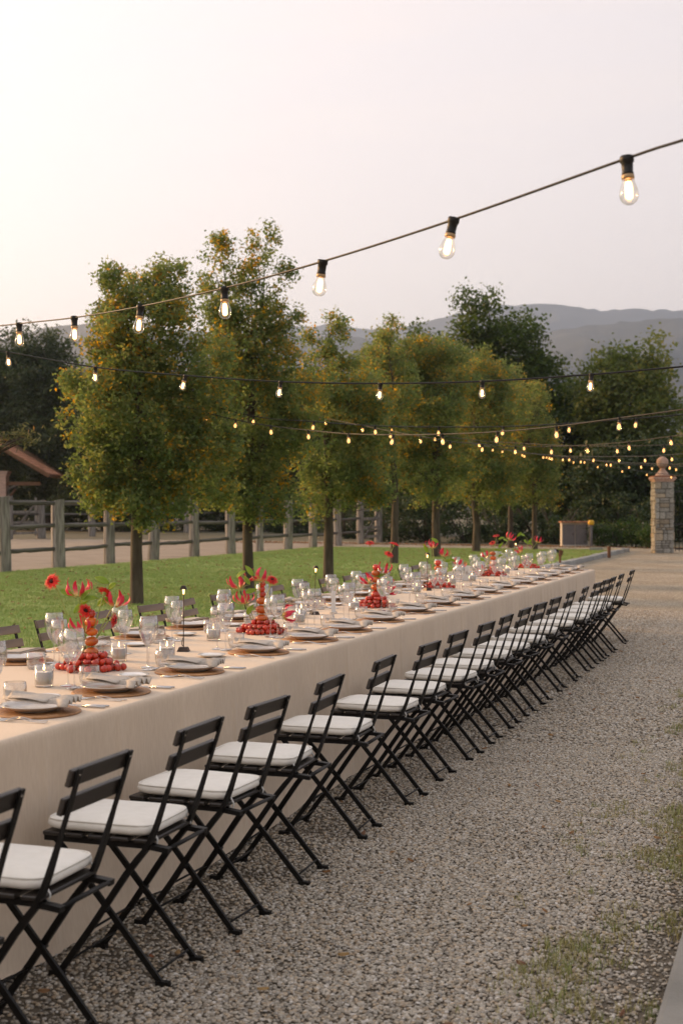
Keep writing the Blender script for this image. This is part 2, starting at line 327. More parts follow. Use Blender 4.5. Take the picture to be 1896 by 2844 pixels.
# ------------------------------------------------------------------ scattered stuff by geometry nodes
hidden = []
def scatter(name, poly, z, meshes, density, smin, smax, seed, tilt, zoff=0., density_fn=None):
    # the sheet carries a point density; each point takes one of the source meshes
    src = []
    for i, md in enumerate(meshes):
        o = bpy.data.objects.new('%s_piece' % name, md); src.append(o)
    col = bpy.data.collections.new(name + '_pieces')
    for o in src: col.objects.link(o)
    base = mesh(name, [(x, y, z) for x, y in poly], [tuple(range(len(poly)))], meshes[0].materials[0], False)
    if density_fn:
        xs = [p[0] for p in poly]; ys = [p[1] for p in poly]; n1, n2 = 40, 60; vs = []; fs = []
        for i in range(n1+1):
            for j in range(n2+1): vs.append((min(xs)+(max(xs)-min(xs))*i/n1, min(ys)+(max(ys)-min(ys))*j/n2, z))
        for i in range(n1):
            for j in range(n2): a = i*(n2+1)+j; fs.append((a, a+n2+1, a+n2+2, a+1))
        base = mesh(name, vs, fs, meshes[0].materials[0], False)
        a = base.attributes.new('dens', 'FLOAT', 'POINT'); a.data.foreach_set('value', [density_fn(p[0], p[1]) for p in vs])
    o = stuff(obj(name, base))
    g = bpy.data.node_groups.new(name, 'GeometryNodeTree')
    g.interface.new_socket('Geometry', in_out='INPUT', socket_type='NodeSocketGeometry'); g.interface.new_socket('Geometry', in_out='OUTPUT', socket_type='NodeSocketGeometry')
    N = g.nodes; L = g.links; gi = N.new('NodeGroupInput'); go = N.new('NodeGroupOutput')
    dp = N.new('GeometryNodeDistributePointsOnFaces'); dp.inputs['Density'].default_value = density; dp.inputs['Seed'].default_value = seed
    if density_fn:
        na = N.new('GeometryNodeInputNamedAttribute'); na.data_type = 'FLOAT'; na.inputs['Name'].default_value = 'dens'
        mu = N.new('ShaderNodeMath'); mu.operation = 'MULTIPLY'; mu.inputs[1].default_value = density; L.new(na.outputs['Attribute'], mu.inputs[0]); L.new(mu.outputs[0], dp.inputs['Density'])
    ci = N.new('GeometryNodeCollectionInfo'); ci.inputs['Collection'].default_value = col; ci.inputs['Separate Children'].default_value = True; ci.inputs['Reset Children'].default_value = True
    ip = N.new('GeometryNodeInstanceOnPoints'); ip.inputs['Pick Instance'].default_value = True
    rr = N.new('FunctionNodeRandomValue'); rr.data_type = 'FLOAT_VECTOR'; rr.inputs[0].default_value = (-tilt, -tilt, 0); rr.inputs[1].default_value = (tilt, tilt, 6.283)
    rs = N.new('FunctionNodeRandomValue'); rs.data_type = 'FLOAT'; rs.inputs[2].default_value = smin; rs.inputs[3].default_value = smax; rs.inputs['Seed'].default_value = 3
    L.new(gi.outputs[0], dp.inputs['Mesh']); L.new(dp.outputs['Points'], ip.inputs['Points']); L.new(ci.outputs[0], ip.inputs['Instance'])
    L.new(rr.outputs[0], ip.inputs['Rotation']); L.new(rs.outputs[1], ip.inputs['Scale']); L.new(ip.outputs[0], go.inputs[0])
    md = o.modifiers.new('scatter', 'NODES'); md.node_group = g
    return o

def ramp_rand_mat(name, cols, rough=.8, bump=.2, bscale=90):
    m = bpy.data.materials.new(name); m.use_nodes = True; n = m.node_tree.nodes; L = m.node_tree.links; b = n['Principled BSDF']; b.inputs['Roughness'].default_value = rough
    oi = n.new('ShaderNodeObjectInfo'); r = n.new('ShaderNodeValToRGB'); L.new(oi.outputs['Random'], r.inputs[0]); cr = r.color_ramp
    for i, c in enumerate(cols):
        p = i/(len(cols)-1); e = cr.elements[i] if i < 2 else cr.elements.new(p); e.position = p; e.color = (*c, 1)
    tcn = n.new('ShaderNodeTexCoord'); x = n.new('ShaderNodeTexNoise'); x.inputs['Scale'].default_value = bscale; L.new(tcn.outputs['Object'], x.inputs[0])
    mu = n.new('ShaderNodeMix'); mu.data_type = 'RGBA'; mu.blend_type = 'OVERLAY'; mu.inputs[0].default_value = .5; L.new(r.outputs[0], mu.inputs[6]); L.new(x.outputs[0], mu.inputs[7]); L.new(mu.outputs[2], b.inputs['Base Color'])
    return m
M_peb = ramp_rand_mat('pebble', [(.17, .135, .095), (.42, .375, .30), (.29, .215, .135), (.54, .49, .41), (.34, .305, .25), (.22, .20, .17), (.47, .365, .245), (.51, .46, .38), (.26, .23, .18), (.64, .60, .54)])
def pebble(seed, r=.0095):
    R = random.Random(seed); b = MB(); n = 7
    ax, ay, az = R.uniform(.85, 1.35), R.uniform(.75, 1.0), R.uniform(.45, .7)
    ph = [R.uniform(.85, 1.15) for _ in range(n)]
    b.lathe([(.0001, -.9), (.8, -.55), (1.0, 0), (.72, .62), (.0001, .92)], n, lambda a, z, i: ph[int(round(a/(2*PI)*n)) % n]*(1+.06*math.sin(3*i+a)))
    b.v = [(x*r*ax, y*r*ay, z*r*az + r*az*.5) for x, y, z in b.v]
    return b.data('pebble', M_peb)
pebs = [pebble(i) for i in range(9)]
from mathutils import noise as mnoise
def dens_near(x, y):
    # thick on the walk, sparser below the chairs, thin and weedy against the kerb
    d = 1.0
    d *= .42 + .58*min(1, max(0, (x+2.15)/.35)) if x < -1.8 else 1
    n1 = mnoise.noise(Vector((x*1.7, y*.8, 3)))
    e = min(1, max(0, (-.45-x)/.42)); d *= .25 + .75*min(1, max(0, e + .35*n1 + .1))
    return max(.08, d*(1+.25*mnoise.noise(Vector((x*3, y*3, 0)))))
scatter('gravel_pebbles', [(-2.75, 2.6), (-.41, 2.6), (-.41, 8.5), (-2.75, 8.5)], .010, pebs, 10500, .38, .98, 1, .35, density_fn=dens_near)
scatter('gravel_pebbles', [(-2.75, 8.5), (-.41, 8.5), (-.41, 20), (-2.75, 20)], .010, pebs, 3600, .75, 1.3, 2, .35, density_fn=lambda x, y: (1.0 if x > -1.85 else .6)*(1+.3*mnoise.noise(Vector((x*2, y*1, 0)))))

M_grass = ramp_rand_mat('grass_blade', [(.21, .33, .07), (.26, .37, .085), (.29, .39, .095), (.36, .39, .14), (.23, .34, .075)], .6)
M_dry = ramp_rand_mat('weed_blade', [(.26, .27, .08), (.34, .31, .11), (.40, .33, .14), (.20, .25, .06)], .7)
def tuft(seed, m, n=14, h=.05, spread=.05, wd=.004):
    R = random.Random(seed); b = MB()
    for _ in range(n):
        a = R.uniform(0, 6.28); r = spread*math.sqrt(R.random()); x, y = r*math.cos(a), r*math.sin(a); hh = h*R.uniform(.5, 1.2); l = R.uniform(.2, .9)*hh; d = R.uniform(0, 6.28)
        dx, dy = math.cos(d)*l, math.sin(d)*l; px_, py_ = -math.sin(d)*wd/2, math.cos(d)*wd/2
        b.add([(x-px_, y-py_, -.003), (x+px_, y+py_, -.003), (x+dx*.4+px_*.8, y+dy*.4+py_*.8, hh*.65), (x+dx*.4-px_*.8, y+dy*.4-py_*.8, hh*.65), (x+dx, y+dy, hh)], [(0, 1, 2, 3), (3, 2, 4)])
    return b.data('tuft', m, False)
lt = [tuft(i, M_grass, 26, .024, .12, .0045) for i in range(6)]
scatter('lawn_grass', [(-17.7, 6), (-6.15, 6), (-6.15, 47), (-17.7, 48.4)], .018, lt, 110, .7, 1.4, 5, .1, density_fn=lambda x, y: (1 if y < 30 else .6)*(1+.8*mnoise.noise(Vector((x*.7, y*.7, 1)))))
wt = [tuft(20+i, M_dry, 14, .028, .025, .0022) for i in range(6)]
def dens_weed(x, y):
    n1 = mnoise.noise(Vector((x*3.2, y*1.6, 9))) + .5*mnoise.noise(Vector((x*8, y*6, 2)))
    s = min(1, max(0, (x+1.15)/.5)); return max(0, (n1+.18)*s*1.6 - .12)
scatter('weed_grass', [(-1.3, 3.3), (-.41, 3.3), (-.41, 12), (-1.3, 12)], .010, wt, 1150, .6, 1.4, 8, .15, density_fn=dens_weed)

M_litter = ramp_rand_mat('dry_leaf', [(.20, .09, .03), (.28, .15, .05), (.14, .06, .03), (.32, .20, .07), (.22, .05, .03)], .8)
def dry(seed):
    R = random.Random(seed); return MB().slab(lambda u, v: (.03*(u-.5), (v-.5)*.018*math.sin(PI*(.05+.9*u)), .002+.006*math.sin(PI*v)*R.uniform(.9, 1.1)+.004*u), 5, 3, .0006).data('dry_leaf', M_litter, False)
dl = [dry(i) for i in range(4)]
scatter('fallen_leaves', [(-2.4, 2.8), (-.41, 2.8), (-.41, 16), (-2.4, 16)], .020, dl, 5, .6, 1.3, 21, .4)
scatter('fallen_leaves', [(-17, 14), (-6.3, 14), (-6.3, 47), (-17, 47)], .035, dl, 3, 1.2, 2.2, 22, .5)
scatter('fallen_leaves', [(-24, 53.5), (-3, 50.3), (-3, 51.6), (-24, 56)], .012, dl, 60, 1.5, 3, 23, .5)

# ------------------------------------------------------------------ hills
def hills(name, ridge, D0, D1, col, col2, seed):
    # ridge: (px, py) outline; a wooded slope rising from D0 to D1 metres away
    xs = np.linspace(-1400, 3300, 260); rp = np.array(ridge); yr = np.interp(xs, rp[:, 0], rp[:, 1])
    nv = 36; v = []; f = []
    R = np.random.default_rng(seed)
    for i, px_ in enumerate(xs):
        hr = (HY-yr[i])*D1/F + EYE
        for j in range(nv+1):
            t = j/nv; Z = D0 + (D1-D0)*t; s = t**1.15
            n1 = mnoise.fractal(Vector((px_*.006*(D1/3000), t*5, seed)), 1, 2, 5)
            z = hr*s + hr*.10*n1*math.sin(PI*min(1, t*1.02)) + R.uniform(-1, 1)*hr*.008*t
            if j == nv: z = hr + R.uniform(-.5, 1)*hr*.010
            q = cam2w((px_-CX)*Z/F, Z, z if j else -5); v.append(q)
        # back of the ridge
    for i in range(len(xs)-1):
        for j in range(nv): a = i*(nv+1)+j; f.append((a, a+nv+1, a+nv+2, a+1))
    return struct(obj(name, mesh(name, v, f, mat(name, col, .95, col2, .012, detail=8, bump=.0), True)))
hills('near_hills', [(-1400, 1000), (-400, 990), (0, 945), (110, 915), (200, 905), (280, 893), (360, 905), (480, 925), (640, 930), (1000, 935), (1200, 1000), (1400, 950), (1560, 915), (1700, 898), (1900, 885), (2300, 900), (3300, 960)], 900, 2600, (.030, .038, .034), (.045, .052, .045), 3)
hills('far_hills', [(-1400, 980), (-300, 960), (300, 930), (700, 915), (840, 907), (930, 903), (1010, 912), (1090, 917), (1170, 900), (1230, 880), (1310, 868), (1400, 848), (1500, 846), (1600, 851), (1660, 862), (1730, 860), (1896, 863), (2300, 880), (3300, 900)], 2600, 4400, (.026, .036, .036), (.04, .048, .046), 5)

# ------------------------------------------------------------------ trees
def leaf_mesh(name, cen, size, asp, m, up=.35, tint=None):
    N = len(cen)
    nrm = rng.normal(size=(N, 3)); nrm[:, 2] += up*2; nrm /= np.linalg.norm(nrm, axis=1)[:, None]
    t = rng.normal(size=(N, 3)); t -= nrm*np.sum(t*nrm, 1)[:, None]; t /= np.linalg.norm(t, axis=1)[:, None]
    b = np.cross(nrm, t); s = size*rng.uniform(.65, 1.3, N)[:, None]; wv = s*asp*.5
    v = np.stack([cen - t*s*.5, cen + b*wv + nrm*s*.10 - t*s*.05, cen + t*s*.5, cen - b*wv + nrm*s*.10 - t*s*.05], 1).reshape(-1, 3)
    return npmesh(name, v, np.arange(N*4).reshape(-1, 4), m, rng.uniform(0, 1, N) if tint is None else tint)
def crown_points(lobes, clumps_per_m3, leaves, sig, sparse=1.0):
    # lobes: (cx, cy, cz, rx, ry, rz, density)
    pts = []; cl = []; tints = []
    for cx, cy_, cz, rx, ry, rz, den in lobes:
        vol = 4/3*PI*rx*ry*rz; n = max(6, int(vol*clumps_per_m3*den))
        d = rng.normal(size=(n, 3)); d /= np.linalg.norm(d, axis=1)[:, None]
        r = rng.uniform(.25, 1, n)**.55
        ph = rng.uniform(0, 6.28, 4)
        bump = 1 + .15*np.sin(d[:, 0]*5+ph[0])*np.sin(d[:, 2]*6+ph[1]) + .13*np.sin(d[:, 1]*9+ph[2]+d[:, 2]*7) + .07*rng.normal(size=n)
        c = np.array([cx, cy_, cz]) + d*np.array([rx, ry, rz])*(r*bump)[:, None]
        cl.append(c); k = int(leaves*(den**.3))
        e = rng.normal(size=(n, k, 3))*sig*np.array([1, 1, .8]); pts.append((c[:, None, :]+e).reshape(-1, 3))
        tints.append(np.clip((np.repeat(rng.uniform(.0, 1, n), k)*.55 + rng.uniform(0, .45, n*k)), 0, 1))
    return np.concatenate(pts), np.concatenate(cl), np.concatenate(tints)
def tree(name, label, px_, Z, lobes_px, m_leaf, trunk_r, group, dens=1.0, leaf=.055, asp=.55, cden=42, per=34, sig=.075, depth=1.0, base_py=None, bark=None, twigs=160, extra=None, trunk_top=None):
    base = cam2w((px_-CX)*Z/F, Z, 0); s = Z/F
    t = thing(name, label, 'tree', base, (0, 0, TH), group)
    L = []; cden *= dens
    for lp in lobes_px:
        x, yv, rx, rz = lp[:4]; den = lp[4] if len(lp) > 4 else 1.; dy = lp[5] if len(lp) > 5 else 0
        if m_leaf is ML_row: rx *= 1.04; rz *= 1.02
        L.append(((x-px_)*s, dy, EYE+(HY-yv)*s, rx*s, rx*s*depth, rz*s, den))
    if m_leaf is ML_row:
        sub = []
        for l in L:
            for _ in range(7):
                d = rng.normal(size=3); d /= np.linalg.norm(d); q = rng.uniform(.22, .40); u = rng.uniform(.86, 1.10)
                sub.append((l[0]+d[0]*l[3]*u, l[1]+d[1]*l[4]*u, l[2]+d[2]*l[5]*u, l[3]*q, l[3]*q, l[5]*q*.9, l[6]*1.15))
        L0, L = L, [(a, b_, c, rx*.93, ry*.93, rz*.93, dn*.85) for a, b_, c, rx, ry, rz, dn in L]
        pts, cl, tt = crown_points(L + sub, cden, per, sig)
    else: pts, cl, tt = crown_points(L, cden, per, sig)
    zmin = .9
    keep = pts[:, 2] > zmin; pts = pts[keep]; tt = tt[keep]
    obj('crown', leaf_mesh('crown', pts, leaf, asp, m_leaf, tint=tt), t)
    # trunk, limbs and twigs
    b = MB(); top = trunk_top or .8*max(l[2] for l in L); zc = sum(l[2] for l in L)/len(L)
    k = [(0, 0, -.08), (0, 0, .03), (.02*trunk_r*20*rnd.uniform(-1, 1), 0, .9), (rnd.uniform(-.05, .05), rnd.uniform(-.05, .05), 1.7), (rnd.uniform(-.1, .1), rnd.uniform(-.1, .1), zc), (rnd.uniform(-.15, .15), 0, top)]
    b.tube(k, [trunk_r*1.45, trunk_r*1.2, trunk_r, trunk_r*.92, trunk_r*.6, trunk_r*.15], 9)
    for l in L:
        z0 = min(max(1.5, l[2]-l[5]*.8-.4), top*.8); c0 = Vector((0, 0, z0)); e = Vector((l[0], l[1], l[2]+l[5]*.15))
        b.tube([c0, c0.lerp(e, .5)+Vector((rnd.uniform(-.1, .1), rnd.uniform(-.1, .1), .1)), e], [trunk_r*.38, trunk_r*.24, trunk_r*.07], 5)
    idx = rng.choice(len(cl), min(twigs, len(cl)), replace=False)
    for i in idx:
        e = Vector(cl[i]); l = min(L, key=lambda q: (Vector(q[:3])-e).length); c0 = Vector((l[0]*.7, l[1]*.7, min(l[2], e.z)-.15))
        if e.z < zmin: continue
        b.tube([c0, c0.lerp(e, .55)+Vector((rnd.uniform(-.06, .06), rnd.uniform(-.06, .06), rnd.uniform(-.05, .1))), e], [trunk_r*.11, trunk_r*.07, trunk_r*.025], 3, caps=False)
    b.build('trunk', bark or M_bark, t)
    return t

ML_row = leaf_mat('holm_oak_leaf', [(0, (.085, .12, .042)), (.45, (.16, .21, .075)), (.74, (.24, .25, .088)), (.87, (.48, .30, .065)), (1, (.62, .34, .06))], .58, .55, .42)
ML_dark = leaf_mat('dark_wood_leaf', [(0, (.024, .042, .018)), (.6, (.05, .076, .028)), (1, (.09, .115, .042))], .3, .25, .3)
ML_oak = leaf_mat('oak_leaf', [(0, (.04, .065, .017)), (.6, (.075, .115, .028)), (1, (.14, .165, .04))], .4, .3, .3)
ML_light = leaf_mat('light_tree_leaf', [(0, (.08, .11, .034)), (.6, (.14, .175, .05)), (1, (.28, .25, .06))], .45, .3, .4)
ML_hedge = leaf_mat('hedge_leaf', [(0, (.02, .045, .01)), (.6, (.045, .085, .017)), (1, (.08, .13, .03))], .35, .8, .3)
ML_olive = leaf_mat('olive_leaf', [(0, (.09, .10, .05)), (.7, (.16, .16, .07)), (1, (.26, .15, .06))], .4, 4, .3)

GR = 'young oaks planted in a row on the lawn'
RT = [
 ('dense rounded oak with golden leaves and the stoutest trunk, nearest the barn', 381, 20.8, .092,
  [(390, 1170, 175, 250), (400, 935, 150, 170), (325, 815, 62, 75), (470, 810, 68, 75), (268, 1120, 80, 122), (390, 1385, 150, 75), (565, 1075, 95, 170), (555, 1285, 100, 115), (288, 1300, 76, 95), (318, 960, 68, 105)], dict(cden=42, per=40)),
 ('tall oak with two thin wispy tops, second from the barn end', 691, 24.6, .094,
  [(700, 1130, 140, 230), (705, 905, 95, 120), (600, 775, 62, 112, .75), (735, 765, 64, 112, .75), (820, 1120, 85, 170), (715, 1370, 130, 70), (640, 980, 75, 130), (780, 950, 65, 90, .7), (620, 1300, 80, 110)], dict(cden=36, per=38)),
 ('oak with bare twiggy top, third from the barn end', 912, 28.4, .10,
  [(930, 1180, 125, 170), (925, 1350, 120, 85), (895, 1030, 80, 80), (1000, 1120, 85, 130), (905, 935, 48, 55, .25), (1010, 1330, 80, 80)], dict(cden=32, per=36)),
 ('slender oak with hidden crown behind its neighbours, fourth from the barn end', 1094, 36.0, .10,
  [(1055, 1130, 85, 170), (1050, 1290, 80, 100), (1075, 960, 40, 70, .4)], dict(cden=24, per=34)),
 ('broad oak with golden crown top, fifth from the barn end', 1212, 41.0, .125,
  [(1150, 1130, 135, 175), (1115, 1000, 105, 70), (1235, 1040, 90, 110), (1190, 1300, 115, 85), (1080, 1250, 70, 90)], dict(cden=22, per=34)),
 ('round oak with low golden skirt, sixth from the barn end', 1321, 46.0, .125,
  [(1325, 1150, 115, 170), (1335, 1050, 85, 80), (1345, 1310, 105, 95)], dict(cden=20, per=32)),
 ('thin oak half hidden in shade, seventh from the barn end', 1418, 51.0, .10,
  [(1420, 1180, 80, 150), (1415, 1310, 80, 80)], dict(cden=18, per=30)),
 ('small oak with pale trunk closest to the utility cabinet', 1484, 48.5, .095,
  [(1460, 1220, 85, 130), (1480, 1330, 75, 85)], dict(cden=20, per=32)),
]
for lab, px_, Z, tr, lobes, kw in RT:
    kw = dict(kw, dens=2.1); far = Z/20.8
    tree('oak_tree', lab, px_, Z, lobes, ML_row, tr, GR, leaf=.070*far**.35, sig=.080*far**.3, **kw)

GW = 'trees of the wood behind the paddock'
BT = [  # label, px, Z, lobes, material
 ('dark dense tree rising behind the barn roof', 30, 92, [(20, 1180, 120, 230), (-60, 1120, 110, 200), (60, 1340, 110, 130)], ML_dark),
 ('dark tall tree with feathery top behind the near paddock gate', 135, 90, [(125, 1150, 115, 200), (115, 985, 85, 80, .45), (175, 1330, 110, 140), (60, 1010, 60, 70, .5)], ML_dark),
 ('dark tree filling the gap behind the stoutest oak', 290, 88, [(250, 1270, 130, 200), (340, 1200, 120, 200), (300, 1400, 150, 80)], ML_dark),
 ('dark shaded tree behind the second oak of the row', 520, 90, [(500, 1250, 150, 200), (600, 1300, 130, 170), (480, 1410, 150, 80)], ML_dark),
 ('dark shaded tree behind the third oak of the row', 780, 88, [(760, 1230, 150, 200), (870, 1260, 120, 190), (800, 1410, 160, 80)], ML_dark),
 ('olive green tree with loose top behind the fourth oak', 1060, 74, [(1030, 1050, 70, 110, .6), (1065, 940, 42, 55, .4), (1000, 1180, 90, 150), (1060, 1330, 130, 110)], ML_light),
 ('dark green tree top showing above the fifth oak', 1190, 72, [(1185, 945, 55, 65, .6), (1200, 1100, 110, 160), (1180, 1330, 130, 130)], ML_oak),
 ('tall dark green oak towering above the lawn trees', 1400, 66, [(1340, 900, 75, 85, .85), (1300, 1000, 70, 110), (1420, 990, 90, 130), (1470, 920, 42, 70, .5), (1500, 1080, 75, 130), (1400, 1180, 150, 170), (1440, 1370, 150, 120), (1290, 840, 35, 40, .4), (1350, 835, 38, 40, .4)], ML_oak),
 ('dark shaded tree behind the utility cabinet', 1590, 68, [(1590, 1240, 110, 170), (1580, 1400, 110, 100)], ML_dark),
 ('bushy light green tree next to the gate pillar', 1740, 64, [(1740, 1120, 130, 140), (1680, 1030, 70, 80, .6), (1790, 1010, 80, 85, .6), (1810, 980, 40, 60, .35), (1730, 1290, 140, 130), (1850, 1160, 60, 90, .7), (1640, 1130, 70, 80)], ML_light),
 ('dark tree overhanging the hedge by the gate pillar', 1760, 60, [(1770, 1330, 120, 120), (1680, 1340, 90, 120), (1720, 1440, 110, 70)], ML_dark),
 ('pale green tree seen through the iron gate', 1905, 70, [(1905, 1330, 75, 130), (1960, 1280, 90, 170), (1920, 1450, 90, 70)], ML_light),
]
for lab, px_, Z, lobes, m in BT:
    tree('wood_tree', lab, px_, Z, lobes, m, .22, GW, leaf=.21, sig=.30, cden=5.0, per=44, twigs=40, asp=.62)
SH = [(1080, 60, 1440, 90, 75), (1180, 59, 1450, 85, 70), (1290, 58, 1450, 85, 70), (1390, 57, 1452, 80, 66), (1490, 57, 1455, 75, 66), (1545, 56, 1470, 45, 50), (960, 66, 1440, 90, 70), (830, 80, 1450, 110, 55), (640, 86, 1440, 120, 60), (420, 86, 1445, 110, 55), (300, 92, 1430, 110, 75), (180, 92, 1430, 110, 75), (60, 94, 1430, 110, 75), (-50, 94, 1430, 110, 75), (540, 93, 1425, 120, 80), (730, 93, 1425, 120, 80), (910, 90, 1425, 110, 80), (1630, 58, 1445, 60, 70), (1720, 57.5, 1440, 65, 75), (1805, 56.5, 1440, 60, 75), (1880, 60, 1440, 60, 80), (1950, 60, 1440, 70, 80)]
for i, (px_, Z, yv, rx, rz) in enumerate(SH):
    base = cam2w((px_-CX)*Z/F, Z, 0); s = Z/F
    t = thing('undergrowth_shrub', 'dark ivy covered shrub in the wood edge behind the lawn, ' + ORD[i+1] + ' along the undergrowth', 'shrub', base, (0, 0, TH), 'dark shrubs along the wood edge')
    pts, cl, tt = crown_points([(0, 0, EYE+(HY-yv)*s, rx*s, .8, rz*s, 1), (0, 0, .5, rx*s, .8, .6, 1)], 6, 60, .16); pts = pts[pts[:, 2] > .02]
    obj('foliage', leaf_mesh('foliage', pts, .13, .6, ML_dark, tint=rng.uniform(0, .9, len(pts))), t)
    b = MB()
    for k in range(7): a = rnd.uniform(0, 6.28); b.tube([(0, 0, -.05), (math.cos(a)*.4, math.sin(a)*.3, .7), (math.cos(a)*.9, math.sin(a)*.5, 1.5)], [.04, .03, .01], 4)
    b.build('stem', M_bark, t)
for i, (px_, Z, yv, rx, rz) in enumerate([(1668, 52, 1482, 34, 42), (1712, 51.5, 1480, 36, 44), (1758, 51, 1482, 36, 44), (1800, 50, 1484, 30, 42)]):
    base = cam2w((px_-CX)*Z/F, Z, 0); s = Z/F
    t = thing('hedge_shrub', 'bright green clipped hedge shrub, ' + ORD[i+1] + ' from the utility cabinet', 'shrub', base, (0, 0, TH), 'hedge between cabinet and gate pillar')
    pts, cl, tt = crown_points([(0, 0, EYE+(HY-yv)*s, rx*s, .45, rz*s, 1), (0, 0, .35, rx*s, .42, .4, 1)], 60, 34, .09); pts = pts[pts[:, 2] > .02]
    obj('foliage', leaf_mesh('foliage', pts, .075, .6, ML_hedge), t)
    b = MB()
    for k in range(6): a = rnd.uniform(0, 6.28); b.tube([(math.cos(a)*.1, math.sin(a)*.1, -.05), (math.cos(a)*.2, math.sin(a)*.15, .6)], [.02, .01], 4)
    b.build('stem', M_bark, t)
# olive branch reaching in beside the barn
tree('olive_tree', 'silvery olive tree reaching a branch in front of the barn roof', -190, 13.5,
     [(-150, 1130, 120, 140), (-60, 1200, 60, 60, .8), (5, 1215, 42, 38, .55), (70, 1215, 16, 14, .8)], ML_olive, .10, None, leaf=.06, asp=.24, cden=60, per=26, sig=.07, twigs=120)

# ------------------------------------------------------------------ paddock fences
def post_mesh(h, wd, seed, slant):
    R = random.Random(seed); b = MB(); n = 10; m = 7; vs = []; fs = []
    ph = [R.uniform(.82, 1.08) for _ in range(n)]
    for i in range(m):
        t = i/(m-1); z = -.2 + (h+.2)*t; k = 1 - .08*t
        for j in range(n):
            a = 2*PI*j/n; ca, sa = math.cos(a), math.sin(a); q = (abs(ca)**4+abs(sa)**4)**-.25
            x, y = wd/2*q*ca*ph[j]*k + .02*math.sin(3*t+seed), wd/2*q*sa*ph[(j+3) % n]*k
            vs.append((x, y, z + (slant*x + R.uniform(-.008, .008) if i == m-1 else 0)))
    for i in range(m-1):
        for j in range(n): a, c = i*n+j, i*n+(j+1) % n; fs.append((a, c, c+n, a+n))
    fs.append(tuple((m-1)*n+j for j in range(n))); b.add(vs, fs); return b.data('post', M_wood, False)
PM = [post_mesh(1.78, .30, i, [-.25, .1, .3, -.1][i]) for i in range(4)]
def rail_mesh(seed):
    R = random.Random(seed); b = MB(); vs = []; n = 6; m = 9
    pts = [(0, i/(m-1), 0) for i in range(m)]
    b.tube([(R.uniform(-.006, .006), p[1], R.uniform(-.008, .008)) for p in pts], [.055*R.uniform(.85, 1.1) for _ in pts], n, flat=[.035]*m, side=(1, 0, 0)); return b.data('rail', M_rail, False)
RM = [rail_mesh(i) for i in range(4)]
def fence(label, ptsY, X, heights, zs, sc_=1.0):
    t = thing('paddock_fence', label, 'fence', (X, ptsY[0], 0)); prev = None
    for i, yv in enumerate(ptsY):
        obj('post', PM[i % 4], t, (rnd.uniform(-.04, .04), yv-ptsY[0], 0), (rnd.uniform(-.02, .02), rnd.uniform(-.025, .025), rnd.uniform(-.3, .3)), (sc_, sc_, heights*rnd.uniform(.95, 1.05)))
        if prev is not None:
            for z in zs:
                L_ = yv-prev; z0 = z+rnd.uniform(-.04, .04); z1 = z+rnd.uniform(-.04, .04)
                obj('rail', RM[rnd.randrange(4)], t, (rnd.uniform(-.02, .02), prev-ptsY[0], z0), (math.atan2(z1-z0, L_), 0, 0), (1, L_, 1))
        prev = yv
    return t
FX = -17.8
fy = [onX(p, FX) for p in (-140, 8, 159, 304, 426, 538, 638, 724, 801, 869, 938, 1000, 1052)]
fence('grey weathered post and rail fence along the lawn edge', fy, FX, 1.0, (1.66, 1.06, .50))
ry = [onX(p, -36) for p in (-60, 23, 113, 255, 404, 520, 620, 700, 770, 835, 890)]
fence('far post and rail fence along the wood side of the paddock', ry, -36, 1.12, (1.72, 1.22, .7), 1.35)
def gate(label, loc, rz, Wd, Hh):
    g = thing('field_gate', label, 'gate', loc, (0, 0, rz))
    for z in np.linspace(.25, Hh-.1, 4): MB().box((Wd/2, 0, z), (Wd, .04, .11)).build('board', M_wood, g, False)
    for x in (.06, Wd-.06): MB().box((x, .045, Hh/2+.1), (.12, .05, Hh)).build('upright', M_wood, g, False)
    R = Matrix.Rotation(-math.atan2(Hh-.3, Wd-.2), 3, 'Y'); MB().box((Wd/2, -.045, Hh/2+.05), (math.hypot(Wd-.2, Hh-.3), .045, .10), R).build('brace', M_rail, g, False)
gate('grey wooden gate with diagonal brace closing the fence by the woods', (FX+.1, fy[-2], .05), PI/2, fy[-1]-fy[-2]-.3, 1.5)
gate('dark wooden gate with diagonal brace beside the barn', (-36, ry[1]+.2, .05), PI/2, ry[2]-ry[1]-.5, 1.9)

# ------------------------------------------------------------------ barn
Zb = 82; sb = Zb/F
bp0 = cam2w((-120-CX)*sb, Zb, 0)
barn = thing('barn', 'open barn corner with brick pillar and sloping tiled roof at the paddock', 'barn', bp0, (0, 0, TH))
def bx(px_): return (px_+120)*sb
def bz(py_): return EYE+(HY-py_)*sb
b = MB(); x0, x1 = bx(-60), bx(17); zt = bz(1308)
b.box(((x0+x1)/2, 0.4, zt/2-.1), (x1-x0, .8, zt+.2)); pil = b.build('brick_pillar', M_brick, barn, False)
for k, e in enumerate((.05, .09, .13)):
    MB().box(((x0+x1)/2, .4, zt-.30+k*.10+.05), (x1-x0+2*e, .8+2*e, .098)).build('brick_course', M_brick, pil, False)
